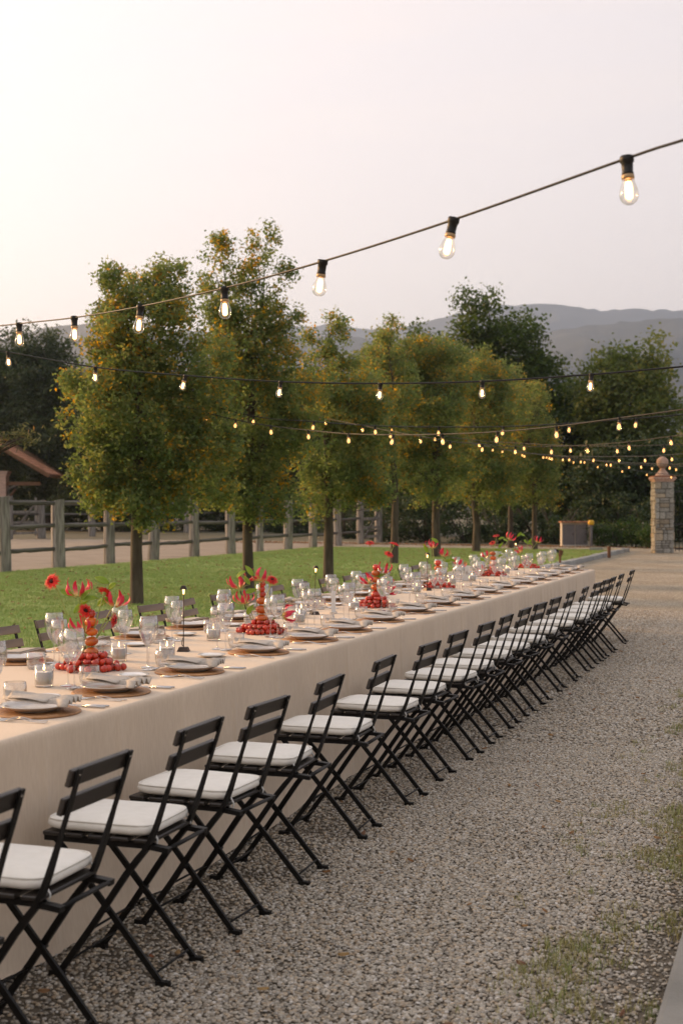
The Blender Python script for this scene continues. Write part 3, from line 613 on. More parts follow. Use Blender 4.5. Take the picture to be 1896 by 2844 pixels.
# brick courses on the face and side of the pillar
bm_ = bevel_mesh(MB().box((0, 0, 0), (1, 1, 1)).data('brick', M_brick, False), .03, 1)
for k in range(26):
    z = zt-.36-k*.075; 
    if z < .1: break
    n = 5; off = .5*(k % 2)
    for j in range(n+1):
        wv = (x1-x0)/n; a = max(x0, x0+(j-off)*wv); c = min(x1, x0+(j+1-off)*wv)
        if c-a < .05: continue
        obj('brick', bm_, pil, ((a+c)/2, .0, z), (0, 0, 0), (c-a-.015, .03, .062))
rx0, rz0 = bx(-120), bz(1163); rx1, rz1 = bx(152), bz(1321); ang = math.atan2(rz1-rz0, rx1-rx0); Ls = math.hypot(rx1-rx0, rz1-rz0)
roof = obj('roof', MB().box((Ls/2, 3.0, -.02), (Ls, 7.6, .05)).data('roof', M_beam, False), barn, (rx0, -.4, rz0), (0, -ang, 0))
for k in range(9):
    MB().box((Ls/2, -.65+k*.9, -.13), (Ls*.985, .10, .16)).build('rafter', M_beam, roof, False)
MB().box((Ls/2, -.86, -.05), (Ls, .05, .17)).build('barge_board', M_beam, roof, False)
tm = MB(); 
def tf(u, v):
    a = PI*v; return (u*.44, .10*math.cos(a), .06*math.sin(a)*(1-.12*u))
tm.slab(tf, 2, 6, .012); tmd = tm.data('roof_tile', M_tile)
for i in range(int(Ls/.36)+1):
    for j in range(15):
        obj('roof_tile', tmd, roof, (min(i*.36, Ls-.36), -.72+j*.215, .02+rnd.uniform(-.008, .008)), (0, -.06, rnd.uniform(-.04, .04)))
MB().box((bx(30), .35, bz(1343)), (bx(100)-bx(-60), .22, .22)).build('tie_beam', M_beam, barn, False)
MB().tube([(x1-.02, .35, bz(1375)), (x1+.10, .35, bz(1357)), (bx(45), .35, bz(1347)), (bx(82), .35, bz(1340))], .07, 6).build('bracket', M_wood, barn)
MB().tube([(x1-.05, .35, bz(1392)), (bx(40), .35, bz(1358))], .08, 4).build('bracket', M_beam, barn)

# ------------------------------------------------------------------ gate pillar, iron gate, cabinet, small garden things
pc = G(1838, 1536); gp = thing('gate_pillar', 'square stone gate pillar with brick cap and terracotta ball', 'pillar', (pc.x, pc.y, 0), (0, 0, TH))
PW, PH = .62, 2.40
MB().box((0, 0, PH/2), (PW-.05, PW-.05, PH)).build('pillar_core', M_mortar, gp, False)
stn = [bevel_mesh(MB().box((0, 0, 0), (1, 1, 1)).data('stone', m, False), .06, 1) for m in (M_stoneA, M_stoneB, M_stoneA, M_stoneA)]
for side in range(4):
    z = 0.0; a = side*PI/2
    while z < PH-.02:
        h = min(rnd.choice((.08, .12, .17, .24, .30)), PH-z); xx = -PW/2
        if PH-z-h < .05: h = PH-z
        while xx < PW/2-.01:
            l = rnd.choice((.14, .2, .26, .33)); l = min(l, PW/2-xx)
            if PW/2-xx-l < .09: l = PW/2-xx
            hh = [(h, 0)] if (h < .15 or rnd.random() < .6) else [(h*.5, -h*.25), (h*.5, h*.25)]
            for h2, dz in hh:
                pr = rnd.uniform(.0, .03); cxl = xx+l/2; d = PW/2-.045+pr
                x, y = cxl*math.cos(a)+d*math.sin(a), cxl*math.sin(a)-d*math.cos(a)
                obj('stone', stn[rnd.randrange(4)], gp, (x, y, z+h/2+dz), (rnd.uniform(-.02, .02), 0, a+rnd.uniform(-.02, .02)), (l-.022, .09, h2-.020))
            xx += l
        z += h
z = PH
for k, (e, h) in enumerate(((.64, .05), (.70, .05), (.76, .06), (.72, .04))):
    cb = MB().box((0, 0, z+h/2), (e, e, h-.004)).build('cap_course', M_tile if k > 0 else M_brick, gp, False); z += h
    if k in (1, 2):
        for s4 in range(4):
            a = s4*PI/2
            for q in range(6):
                cxl = -e/2+(q+.5)*e/6; d = e/2; obj('brick', bm_, cb, (cxl*math.cos(a)+d*math.sin(a), cxl*math.sin(a)-d*math.cos(a), z-h/2), (0, 0, a), (e/6-.012, .02, h-.014))
MB().lathe([(.26, z), (.25, z+.03), (.17, z+.12), (.09, z+.22), (.085, z+.27)], 20).build('finial_neck', M_terra, gp)
zb = z+.27+.19; MB().lathe([(.001, -.2)]+[(.2*math.sin(PI*k/14), -.2*math.cos(PI*k/14)) for k in range(1, 14)]+[(.001, .2)], 22, center=(0, 0, zb)).build('ball', M_terra, gp)
ig = thing('iron_gate', 'tall dark wrought iron gate hung from the stone pillar', 'gate', (pc.x+.42*cT, pc.y+.42*sT, .02), (0, 0, TH))
for z in (.12, .95, 2.05): MB().box((1.1, 0, z), (2.2, .03, .05)).build('rail', M_iron, ig, False)
bar = MB().tube([(0, 0, .03), (0, 0, 2.25)], .012, 6).tube([(0, 0, 2.25), (0, 0, 2.36)], [.022, .002], 6).data('bar', M_iron)
for k in range(17): obj('bar', bar, ig, (.02+k*.135, .022, 0))
uc = G(1599, 1519); cab = thing('utility_cabinet', 'low plastered meter niche with two grey metal doors and tiled top', 'cabinet', (uc.x, uc.y, 0), (0, 0, TH))
MB().box((0, .32, .47), (1.08, .42, .94)).build('niche_wall', M_plaster, cab, False)
for x in (-.26, .25): 
    dd = MB().box((x-.02, .085, .47), (.47, .04, .80)).build('door', M_cab, cab, False); MB().box((x+.14, .058, .5), (.03, .03, .09)).build('handle', M_iron, dd, False)
MB().box((.52, .07, .47), (.13, .12, .96)).build('jamb', M_plaster, cab, False); MB().box((-.02, .09, .03), (1.0, .12, .10)).build('sill', M_plaster, cab, False)
for k in range(6): MB().box((-.5+k*.2, .26, .975), (.19, .62, .05)).build('coping_tile', M_tile, cab, False)
yp = G(1640, 1520); yt = thing('marker_post', 'short dark post with yellow cap beside the utility cabinet', 'post', (yp.x, yp.y, 0), (0, 0, TH))
MB().box((0, 0, .43), (.10, .10, .90)).build('post', M_cab, yt, False); MB().lathe([(.10, .86), (.12, .92), (.12, 1.0), (.08, 1.05)], 10).build('cap', M_yellow, yt)
bl = G(1690, 1549, .016); bt = thing('lawn_bollard', 'rusty square bollard light standing at the lawn corner', 'bollard', (bl.x, bl.y, .01), (0, 0, TH))
MB().box((0, 0, .14), (.085, .085, .28)).build('post', M_rust, bt, False); MB().box((0, 0, .31), (.10, .10, .07), None, .8).build('head', M_rust, bt, False)
sp = G(1548, 1538, .016); st = thing('garden_spotlight', 'black ground spotlight lying low on the far lawn', 'spotlight', (sp.x, sp.y, .01), (0, 0, TH))
MB().box((0, 0, .10), (.26, .16, .09), Matrix.Rotation(.3, 3, 'Y')).build('lamp_body', M_iron, st, False); MB().tube([(0, 0, 0), (0, 0, .09)], .02, 8).build('stake', M_iron, st)
rp_ = G(1554, 1575, .016); rt_ = thing('path_light', 'small rusty angled path light behind the table end', 'path light', (rp_.x, rp_.y, .01), (0, 0, TH))
MB().tube([(0, 0, 0), (0, 0, .30)], .03, 4).build('post', M_rust, rt_, False); MB().box((.02, 0, .36), (.09, .06, .16), Matrix.Rotation(.35, 3, 'Y')).build('head', M_rust, rt_, False)

# ------------------------------------------------------------------ table and cloth
TX0, TX1, TY0, TY1, TZ = -3.83, -2.466, 2.3, onX(1646, -2.47), .768
tb = thing('banquet_table', 'long trestle table hidden under the beige linen cloth', 'table', ((TX0+TX1)/2, TY0, 0))
MB().box((0, (TY1-TY0)/2, TZ-.03), (TX1-TX0-.02, TY1-TY0-.02, .04)).build('tabletop', M_beam, tb, False)
lg = MB().box((0, 0, .357), (.06, .06, .714)).data('leg', M_beam, False)
y = .4
while y < TY1-TY0: 
    for s in (-1, 1): obj('leg', lg, tb, (s*.5, y, 0))
    y += 1.85
def cloth():
    nx, ny = 22, 1300; g = {}; v = []; f = []
    for i in range(nx+1):
        for j in range(ny+1):
            x = TX0+(TX1-TX0)*i/nx; y = TY0+(TY1-TY0)*j/ny
            z = TZ + .0012*mnoise.noise(Vector((x*6, y*2.5, 0)))
            g[i, j] = len(v); v.append((x, y, z))
    for i in range(nx):
        for j in range(ny): f.append((g[i, j], g[i+1, j], g[i+1, j+1], g[i, j+1]))
    loop = [(nx, j) for j in range(ny+1)] + [(i, ny) for i in range(nx-1, -1, -1)] + [(0, j) for j in range(ny-1, -1, -1)] + [(i, 0) for i in range(1, nx)]
    nl = len(loop); prof = [(.006, -.001), (.013, -.005), (.018, -.014), (.020, -.03), (.021, -.07), (.022, -.13), (.024, -.2), (.027, -.27), (.031, -.34), (.036, -.41), (.042, -.48), (.05, -.55), (.058, -.61), (.066, -.67), (.072, -.72), (.078, -.752)]
    prev = [g[q] for q in loop]; cum = 0
    for k, (o, dz) in enumerate(prof):
        cur = []
        for q in range(nl):
            i, j = loop[q]; x, y, z = v[g[i, j]]; nxn = (1 if i == nx else -1 if i == 0 else 0); nyn = (1 if j == ny else -1 if j == 0 else 0)
            nn = math.hypot(nxn, nyn); nxn /= nn; nyn /= nn; drop = -dz/.75
            s = y if abs(nxn) > .5 else x
            pleat = min(1, max(.35, (y-6)/5))
            fold = drop**1.2*(.045*mnoise.noise(Vector((s*1.3, drop*.5, 4+nxn))) + .030*math.sin(s*9+2*mnoise.noise(Vector((s*.6, drop, 1))))*mnoise.noise(Vector((s*.9, 0, 8)))) + drop**.5*(.010+.022*max(0, pleat-.35))*mnoise.noise(Vector((s*8, drop*.35, 2)))
            crease = .008*math.exp(-((s*1.9) % 1.0 - .5)**2/.0013)*min(1, drop*5)
            off = o + fold + crease
            zz = TZ + dz + (.035*mnoise.noise(Vector((s*2.1, 3, 3))) if k == len(prof)-1 else 0)
            cur.append(len(v)); v.append((x+nxn*off, y+nyn*off, max(zz, .013)))
        for q in range(nl): a, c = prev[q], prev[(q+1) % nl]; f.append((a, cur[q], cur[(q+1) % nl], c))
        prev = cur
    return mesh('tablecloth', v, f, M_cloth)
tag(obj('tablecloth', cloth()), 'long beige linen cloth draped to the gravel over the whole table', 'tablecloth')

# ------------------------------------------------------------------ chairs
def cushion_mesh(seed, ex):
    R = random.Random(seed); nu, nv = 40, 14; vs = []; fs = []
    def p(c, e): return math.copysign(abs(c)**e, c)
    for i in range(nv+1):
        ph = -PI/2 + PI*i/nv
        for j in range(nu):
            th = 2*PI*j/nu; cp = p(math.cos(ph), .42)
            x, y, z = .195*cp*p(math.cos(th), ex), .18*cp*p(math.sin(th), ex), .025*p(math.sin(ph), .75)
            r = max(abs(x)/.195, abs(y)/.18)
            z += (.004*mnoise.noise(Vector((x*14, y*14, seed))) + .0025*math.sin(j*1.9+seed)*r**4)*(1 if i > nv/2 else .3) + .006*(1-r*r)*(1 if z > 0 else 0)
            vs.append((x, y, z+.025))
    for i in range(nv):
        for j in range(nu): a, c = i*nu+j, i*nu+(j+1) % nu; fs.append((a, c, c+nu, a+nu))
    return mesh('cushion', vs, fs, M_cush)
CM = [cushion_mesh(1, .28), cushion_mesh(2, .26), cushion_mesh(3, .34), cushion_mesh(4, .30)]
pipb = MB()
def piping(ex):
    def p(c, e): return math.copysign(abs(c)**e, c)
    pts = [(.1905*p(math.cos(2*PI*k/48), ex), .1755*p(math.sin(2*PI*k/48), ex), .040) for k in range(49)]
    return MB().tube(pts, .0032, 5, False).data('piping', M_cush)
PIP = piping(.29)
CW = .19
def build_chair():
    c = obj('folding_chair', None); parts = []
    # flat bars: back upright that runs on into the front leg, and the crossing rear leg
    up = [(.280, .815), (.255, .735), (.225, .645), (.215, .615), (.20, .57), (.183, .52), (.165, .475), (.145, .435), (.115, .40), (.075, .35), (-.05, .17), (-.175, .0)]
    wd = [.011, .011, .011, .008, .011, .017, .017, .015, .011, .009, .008, .008]; th = [.0035, .0035, .0035, .006, .006, .005, .006, .008, .0095, .010, .010, .010]
    for s in (-1, 1):
        bb = MB().tube([(x, s*.158, z) for x, z in up], th, 4, flat=wd, side=(0, 1, 0))
        # the lower run is edge on: broad face along the row of chairs
        obj('leg', bb.data('leg', M_black, False), c)
        r = MB().tube([(-.20, s*.138, .445), (-.10, s*.138, .335), (.05, s*.138, .165), (.19, s*.138, .002)],   .0098, 4, flat=.0060, side=(0, 1, 0))
        obj('leg', r.data('leg', M_black, False), c)
        f2 = MB().box((.192, s*.138, .008), (.045, .024, .016)).build('foot', M_black, c, False); f1 = MB().box((-.178, s*.158, .008), (.05, .026, .016)).build('foot', M_black, c, False)
        MB().box((-.03, s*.146, .441), (.40, .010, .022)).build('seat_rail', M_black, c, False)
        MB().box((.185, s*.152, .437), (.075, .030, .016), Matrix.Rotation(.1, 3, 'Y')).build('lock_plate', M_black, c, False)
        MB().tube([(.0, s*.166, .225), (.0, s*.13, .225)], .006, 8).build('rivet', M_black, c)
        MB().tube([(.268, s*.158, .797), (.279, s*.158, .800)], .005, 6).build('rivet', M_steel, c)
    def slat(x, z, tilt, w_, t_, l_):
        m = MB().box((0, 0, 0), (t_, l_, w_)).data('back_slat', M_slat, False); bevel_mesh(m, .004); return obj('back_slat', m, c, (x, 0, z), (0, tilt, 0))
    slat(.257, .790, .30, .049, .016, .365); slat(.232, .712, .30, .049, .016, .365)
    sl = bevel_mesh(MB().box((0, 0, 0), (.062, .34, .013)).data('seat_slat', M_slat, False), .003, 1)
    for k in range(5): obj('seat_slat', sl, c, (-.195+k*.082, 0, .457))
    for x, z, yy in ((.205, .432, .14), (.218, .436, .14), (.165, .037, .138), (-.06, .155, .156), (-.12, .06, .156)):
        MB().tube([(x, -yy, z), (x, yy, z)], .0042 if z < .4 else .006, 6).build('stretcher', M_black, c)
    cu = obj('cushion', CM[0], c, (-.035, 0, .463)); obj('piping', PIP, cu)
    for s in (-1, 1):
        MB().tube([(.185, s*.14, .02), (.20, s*.142, -.005), (.195, s*.14, -.03), (.18, s*.138, -.012)], .0035, 5).build('tie', M_tie, cu)
    return c
proto = build_chair()
CXW = -2.100
tops = [66, 362, 620, 790, 947, 1098, 1213, 1293, 1363, 1417, 1470, 1512, 1552, 1595, 1631, 1665, 1690, 1708, 1730, 1760]
chairY = [onX(p, CXW+.262) - .163 for p in tops]
for i in range(1, len(chairY)):                         # keep neighbours from touching
    chairY[i] = max(chairY[i], chairY[i-1]+.43)
def put_chair(o, x, y, rz, label, group, k):
    o.location = (x, y, .012); o.rotation_euler = (0, 0, rz); o.scale = (1, .89, 1); tag(o, label, 'chair', group)
    for ch in o.children:
        if ch.name.startswith('cushion'):
            ch.data = CM[k % 4]; ch.location.x += rnd.uniform(-.012, .012); ch.location.y += rnd.uniform(-.012, .012); ch.rotation_euler.z = rnd.uniform(-.05, .05)
nF = len(chairY)
for i, yv in enumerate(chairY):
    o = proto if i == 0 else copy_tree(proto)
    put_chair(o, CXW+rnd.uniform(-.01, .01), yv, rnd.uniform(-.055, .055) if i > 2 else rnd.uniform(-.015, .015), 'black folding chair with cream cushion, %s from the gate end, gravel side' % ORD[nF-i], 'folding chairs along the gravel side', [2, 0, 1, 0, 3, 1][i % 6])
M_slat2 = mat('weathered_slat', (.11, .088, .072), .5, (.17, .14, .115), 14, (1, .15, 1), bump=.15, bscale=60)
slat2 = next(c for c in proto.children if c.name.startswith('back_slat')).data.copy(); slat2.materials[0] = M_slat2
backY = []; y = 4.75
while y < TY1-.25: backY.append(y + rnd.uniform(-.03, .03)); y += .635
for i, yv in enumerate(backY):
    bc = copy_tree(proto)
    for ch in bc.children:
        if ch.name.startswith('back_slat'): ch.data = slat2
    put_chair(bc, -4.20+rnd.uniform(-.03, .03), yv, PI+rnd.uniform(-.10, .10), 'folding chair with weathered brown slats, %s from the gate end, lawn side' % ORD[len(backY)-i], 'folding chairs along the lawn side', i)

# ------------------------------------------------------------------ tableware meshes
def D(b, n, m, s=True): return b.data(n, m, s)
R_ = .160
mp_prof = [(.001, 0), (R_-.006, 0), (R_, .003)] + [(R_-.001-k*.0115/2, .0075 + (.0022 if k % 2 else -.0012)) for k in range(0, 27)] + [(.001, .0075)]
placemat_m = D(MB().lathe(mp_prof, 72, lambda a, z, i: 1 + (.010 if i < 5 else .004)*math.sin(a*36) ), 'placemat', M_rattan)
plate_m = D(MB().lathe([(.001, .002), (.070, .002), (.073, .0), (.078, .003), (.084, .007), (.105, .013), (.124, .023), (.126, .0245), (.1245, .026), (.105, .017), (.086, .0115), (.060, .0095), (.001, .009)], 56), 'dinner_plate', M_plate)
bread_m = D(MB().lathe([(.001, .002), (.040, .002), (.042, 0), (.046, .003), (.056, .006), (.070, .012), (.071, .0135), (.0695, .0145), (.055, .009), (.04, .0065), (.001, .006)], 44), 'bread_plate', M_white)
def wine(hs, rb):
    k = rb/.046; h = hs/.25
    prof = [(.001, 0), (.034, .0), (.0355, .0012), (.030, .003), (.012, .006), (.0048, .012), (.0038, .03), (.0036, .075), (.0042, .098), (.008, .108), (.016, .119), (.028, .138), (.038, .160), (.0445, .182), (.046, .200), (.0435, .225), (.0385, .250), (.0372, .2505), (.0372, .250), (.0422, .225), (.0446, .200), (.0431, .182), (.0366, .161), (.0266, .1395), (.0148, .1215), (.006, .114), (.001, .112)]
    pr = [(r*(k if z > .1 else 1), z*h) for r, z in prof]
    return D(MB().lathe(pr, 36, lambda a, z, i: 1 + (.006*math.cos(a*9) if .11*h < z < .235*h else 0)), 'wine_glass', M_glass)
wineA, wineB = wine(.25, .046), wine(.228, .040)
tumb_m = D(MB().lathe([(.001, 0), (.032, 0), (.036, .003), (.041, .012), (.0445, .03), (.0445, .05), (.0415, .078), (.0402, .0785), (.0402, .078), (.043, .05), (.043, .03), (.039, .014), (.033, .008), (.001, .0075)], 36, lambda a, z, i: 1+.008*math.cos(a*10)), 'tumbler', M_glass)
def nap(seed):
    R = random.Random(seed); p1, p2, p3 = R.uniform(-1, 1), R.uniform(0, 6), R.uniform(.85, 1.15)
    def f(u, v):
        x = -.135 + .285*u; w_ = .092*(min(1, u*3.2+.12))*(1-.62*math.exp(-((u-.76)/.10)**2))*(1-.25*max(0, u-.85)/.15)
        q = v-.5; y = q*2*w_ + .012*math.sin(3*u+p1)
        rim = .024+.010*math.exp(-((x+.02)/.09)**2*0) ; am = .0035+.010*max(0, min(1, (u-.58)/.3))*p3
        z = rim + .006*math.sin(PI*min(1, u*1.5)) + am*math.cos(2*PI*3.5*v+p2*.2+2*u) + .012*math.exp(-((u-.9)/.12)**2)*(1-2*abs(q)) + (.030*max(0, .30-u)*3.3*v)
        return (x, y, z+.006)
    b = MB().slab(f, 30, 16, .0025)
    def g(u, v):
        x, y, z = f(.06+.6*u, v); return (x+.01, y*.8-.006, z+.004+.006*math.sin(PI*u)*(1-v))
    b.slab(g, 14, 10, .002)
    return b.data('napkin', M_nap)
NP = [nap(i) for i in range(6)]
pcard_m = D(MB().box((0, 0, 0), (.085, .05, .0008)), 'place_card', M_card, False)
def cutlery(kind):
    b = MB()
    hz = lambda x: .004 + .010*math.exp(-((x+.0)/.035)**2)
    if kind == 'fork':
        xs = [-.005, .02, .05, .08, .105, .112]; b.tube([(x, 0, hz(x)) for x in xs], .0016, 8, flat=[.0022, .0022, .003, .0045, .0055, .003], side=(0, 1, 0))
        b.tube([(-.005, 0, .0135), (-.03, 0, .008), (-.045, 0, .004)], .0014, 8, flat=[.0022, .006, .011], side=(0, 1, 0))
        for k in range(4): yy = -.0088+k*.0059; b.tube([(-.044, yy, .0042), (-.07, yy, .003), (-.092, yy*.95, .0065)], [.0011, .0011, .0008], 6, flat=[.0018, .0015, .0009], side=(0, 1, 0))
    elif kind == 'knife':
        b.tube([(.11, 0, .005), (.06, 0, .005), (.012, 0, .005)], .0038, 8, flat=[.0055, .005, .0045], side=(0, 1, 0)); b.tube([(.012, 0, .004), (-.02, .001, .004), (-.09, .001, .004), (-.112, .005, .004)], .0008, 6, flat=[.005, .0085, .009, .002], side=(0, 1, 0))
    else:
        b.tube([(.10, 0, .005), (.07, 0, .006), (.02, 0, .010), (-.02, 0, .010)], .0016, 8, flat=[.0055, .0045, .0025, .0022], side=(0, 1, 0))
        def sp(u, v): a = 2*PI*v; return (-.045+.028*u*math.cos(a), .017*u*math.sin(a), .0045+.006*u*u)
        b.slab(sp, 5, 20, .001)
    return D(b, kind, M_steel)
fork_m, knife_m, spoon_m = cutlery('fork'), cutlery('knife'), cutlery('spoon')

matPX = [103, 311, 522, 722, 856, 956]
placeF = [onX(p, -2.67) for p in matPX]
pit = (TY1-.36-placeF[-1])/11
while placeF[-1]+pit < TY1-.30: placeF.append(placeF[-1]+pit)
placeB = [q+.05 for q in np.arange(5.55, TY1-.25, .648)]
def side_txt(n, sd): return 'at the %s %s side place from the gate end' % (ORD[n], sd)
def put(name, md, base, rz, dx, dy, z, label, cat, group, rot=0., rx=0., ry_=0.):
    ca, sa = math.cos(rz), math.sin(rz)
    o = obj(name, md, None, (base[0]+dx*ca-dy*sa, base[1]+dx*sa+dy*ca, z), (rx, ry_, rz+rot)); return tag(o, label, cat, group)
J = lambda a: rnd.uniform(-a, a)
for sd, X, ys, rz in (('gravel', -2.67, placeF, 0.), ('lawn', -3.625, placeB, PI)):
    N = len(ys)
    for i, yv in enumerate(ys):
        S = side_txt(N-i, sd); B = (X+J(.012), yv+J(.015)); gq = ' along the %s side' % sd; tz = TZ+.0005
        put('placemat', placemat_m, B, rz, 0, 0, tz, 'round woven rattan placemat ' + S, 'placemat', 'placemats'+gq, J(3))
        put('dinner_plate', plate_m, B, rz, J(.008), J(.008), tz+.0085, 'deep grey glazed dinner plate ' + S, 'plate', 'dinner plates'+gq)
        a = J(.16); put('napkin', NP[rnd.randrange(6)], B, rz, .0, .0, tz+.0095, 'folded beige napkin with gathered end ' + S, 'napkin', 'napkins'+gq, a)
        put('place_card', pcard_m, B, rz, -.015, -.02+J(.01), tz+.052, 'small white card on napkin ' + S, 'card', 'place cards'+gq, J(.3)+.2, .10, -.04)
        put('bread_plate', bread_m, B, rz, -.165+J(.01), -.235+J(.015), tz, 'small white side plate ' + S, 'plate', 'side plates'+gq)
        put('fork', fork_m, B, rz, .045+J(.01), -.178, tz, 'inner steel dinner fork ' + S, 'fork', 'inner forks'+gq, J(.06))
        put('fork', fork_m, B, rz, .055+J(.01), -.207, tz, 'outer steel salad fork ' + S, 'fork', 'outer forks'+gq, J(.06))
        put('knife', knife_m, B, rz, .07+J(.01), .178, tz, 'inner steel dinner knife ' + S, 'knife', 'inner knives'+gq, J(.05))
        put('knife', knife_m, B, rz, .075+J(.01), .203, tz, 'outer steel side knife ' + S, 'knife', 'outer knives'+gq, J(.05))
        put('spoon', spoon_m, B, rz, -.185, .065+J(.02), tz, 'steel dessert spoon ' + S, 'spoon', 'dessert spoons'+gq, PI/2+J(.1))
        put('wine_glass', wineA, B, rz, -.225+J(.015), .05+J(.03), tz, 'large empty stemmed wine glass ' + S, 'wine glass', 'large wine glasses'+gq, J(3))
        put('wine_glass', wineB, B, rz, -.285+J(.015), .115+J(.02), tz, 'smaller empty stemmed wine glass ' + S, 'wine glass', 'smaller wine glasses'+gq, J(3))
        put('tumbler', tumb_m, B, rz, -.215+J(.015), .205+J(.02), tz, 'short clear water tumbler ' + S, 'tumbler', 'water tumblers'+gq, J(3))

# ------------------------------------------------------------------ candles, table lamps, number cards
def candle():
    c = obj('candle', None)
    MB().lathe([(.001, 0), (.037, 0), (.0385, .002), (.039, .01), (.039, .092), (.0372, .0925), (.0370, .092), (.0368, .012), (.001, .0105)], 32).build('glass', M_glass, c)
    wx = MB().lathe([(.001, .011), (.0355, .011), (.0358, .060), (.034, .0625), (.010, .061), (.001, .0605)], 28).build('wax', M_wax, c)
    MB().tube([(0, 0, .058), (.001, 0, .070)], .0011, 5).build('wick', M_wick, wx)
    MB().lathe([(.0005, .068), (.0038, .073), (.0045, .077), (.0030, .085), (.0004, .096)], 10).build('flame', M_flame, wx); return c
cp_ = candle()
CAND = [(123, 1907), (331, 1836), (464, 1834), (593, 1779), (831, 1733), (836, 1716), (983, 1697), (1156, 1648), (1190, 1628), (1310, 1616), (1405, 1594), (1500, 1569), (1255, 1625)]
CAND.sort(key=lambda q: -q[0])
for i, (px_, py_) in enumerate(CAND):
    p = G(px_, py_, TZ); p.x = min(-2.98, max(-3.34, p.x)); o = cp_ if i == 0 else copy_tree(cp_); o.location = (p.x, p.y, TZ+.0005); o.rotation_euler = (0, 0, J(3))
    tag(o, 'lit white candle in a clear glass, %s from the gate end of the table' % ORD[i+1], 'candle', 'candles along the table')
def lamp():
    l = obj('table_lamp', None)
    MB().box((0, 0, .011), (.062, .062, .022), None, .72).build('base', M_bronze, l, False)
    MB().tube([(0, 0, .02), (0, 0, .33)], .0026, 6).build('stem', M_bronze, l)
    MB().tube([(0, 0, .028), (-.006, 0, .03), (-.009, 0, .04), (-.007, 0, .055), (-.003, 0, .07)], .0022, 6).build('hook', M_bronze, l)
    sh = MB().box((0, 0, .335), (.036, .036, .020), None, .5).build('shade', M_bronze, l, False)
    MB().tube([(0, 0, .300), (0, 0, .3255)], [.0035, .0065], 10).build('bulb', M_led, sh); return l  # glowing bulb drawn longer to stand for its light on the upper stem
lp_ = lamp()
LAMP = [(510, 1809, .0, ), (873, 1707, .03), (1186, 1640, .0), (1431, 1583, 0.)]; LAMP.sort(key=lambda q: -q[0])
for i, (px_, py_, tilt) in enumerate(LAMP):
    p = G(px_, py_, TZ); p.x = min(-2.98, max(-3.34, p.x)); o = lp_ if i == 0 else copy_tree(lp_); o.location = (p.x, p.y, TZ+.0005); o.rotation_euler = (0, tilt, J(.8))
    tag(o, 'slim bronze table lamp with tiny pyramid shade, %s from the gate end of the table' % ORD[i+1], 'lamp', 'slim lamps along the table')
def numcard(px_, py_, rz, text, label):
    p = G(px_, py_, TZ); t = thing('number_card', label, 'card', (p.x, p.y, TZ+.0005), (0, 0, rz))
    c = MB().box((0, 0, .085), (.085, .0015, .150)).build('card', M_card, t, False)
    MB().box((0, 0, .006), (.075, .03, .012)).build('stand', M_plate, t, False)
    if text:
        cu = bpy.data.curves.new('numeral', 'FONT'); cu.body = text; cu.size = .055; cu.align_x = 'CENTER'; cu.extrude = .0003
        to = bpy.data.objects.new('tmp', cu); dg = bpy.context.evaluated_depsgraph_get(); C.objects.link(to); bpy.context.view_layer.update(); dg = bpy.context.evaluated_depsgraph_get()
        md = bpy.data.meshes.new_from_object(to.evaluated_get(dg)); bpy.data.objects.remove(to); md.materials.clear(); md.materials.append(mat('card_ink', (.25, .19, .14), .8))
        obj('numeral', md, c, (0, -.0012, .07), (PI/2, 0, 0))
numcard(1292, 1614, TH+.12, '16', 'cream table number card printed 16 standing among the glasses')
numcard(926, 1704, TH+1.22, '', 'cream card seen edge on, standing beside the tomato centrepiece')

# ------------------------------------------------------------------ centrepieces: tomatoes and flowers
def tomato_mesh(r, flat, ribs, m, seed):
    def md(a, z, i): return 1 + (ribs*abs(math.sin(a*4+seed)) if ribs else 0)
    prof = [(.0008, -r*flat*.82)]+[(r*math.sin(PI*k/9), -r*flat*math.cos(PI*k/9)) for k in range(1, 9)]+[(.0008, r*flat*.80)]
    b = MB().lathe(prof, 20 if ribs else 14, md); return b.data('tomato', m)
cherry = [tomato_mesh(.0165, .98, 0, M_tom, 0), tomato_mesh(.0140, 1.15, 0, M_tom, 0), tomato_mesh(.0185, .92, 0, M_tom, 0)]
big_o = [tomato_mesh(.027, .74, .07, M_tomo, k) for k in range(3)]; big_r = [tomato_mesh(.024, .85, .03, M_tom, 5), tomato_mesh(.018, 1.0, 0, M_tom, 6)]
calyx = MB()
for k in range(5):
    a = 2*PI*k/5; calyx.add([(0, 0, 0), (.004*math.cos(a+.4), .004*math.sin(a+.4), .002), (.011*math.cos(a), .011*math.sin(a), .005), (.004*math.cos(a-.4), .004*math.sin(a-.4), .002)], [(0, 1, 2, 3)])
calyx_m = calyx.tube([(0, 0, 0), (.002, 0, .010)], .0012, 5).data('calyx', M_vine, False)
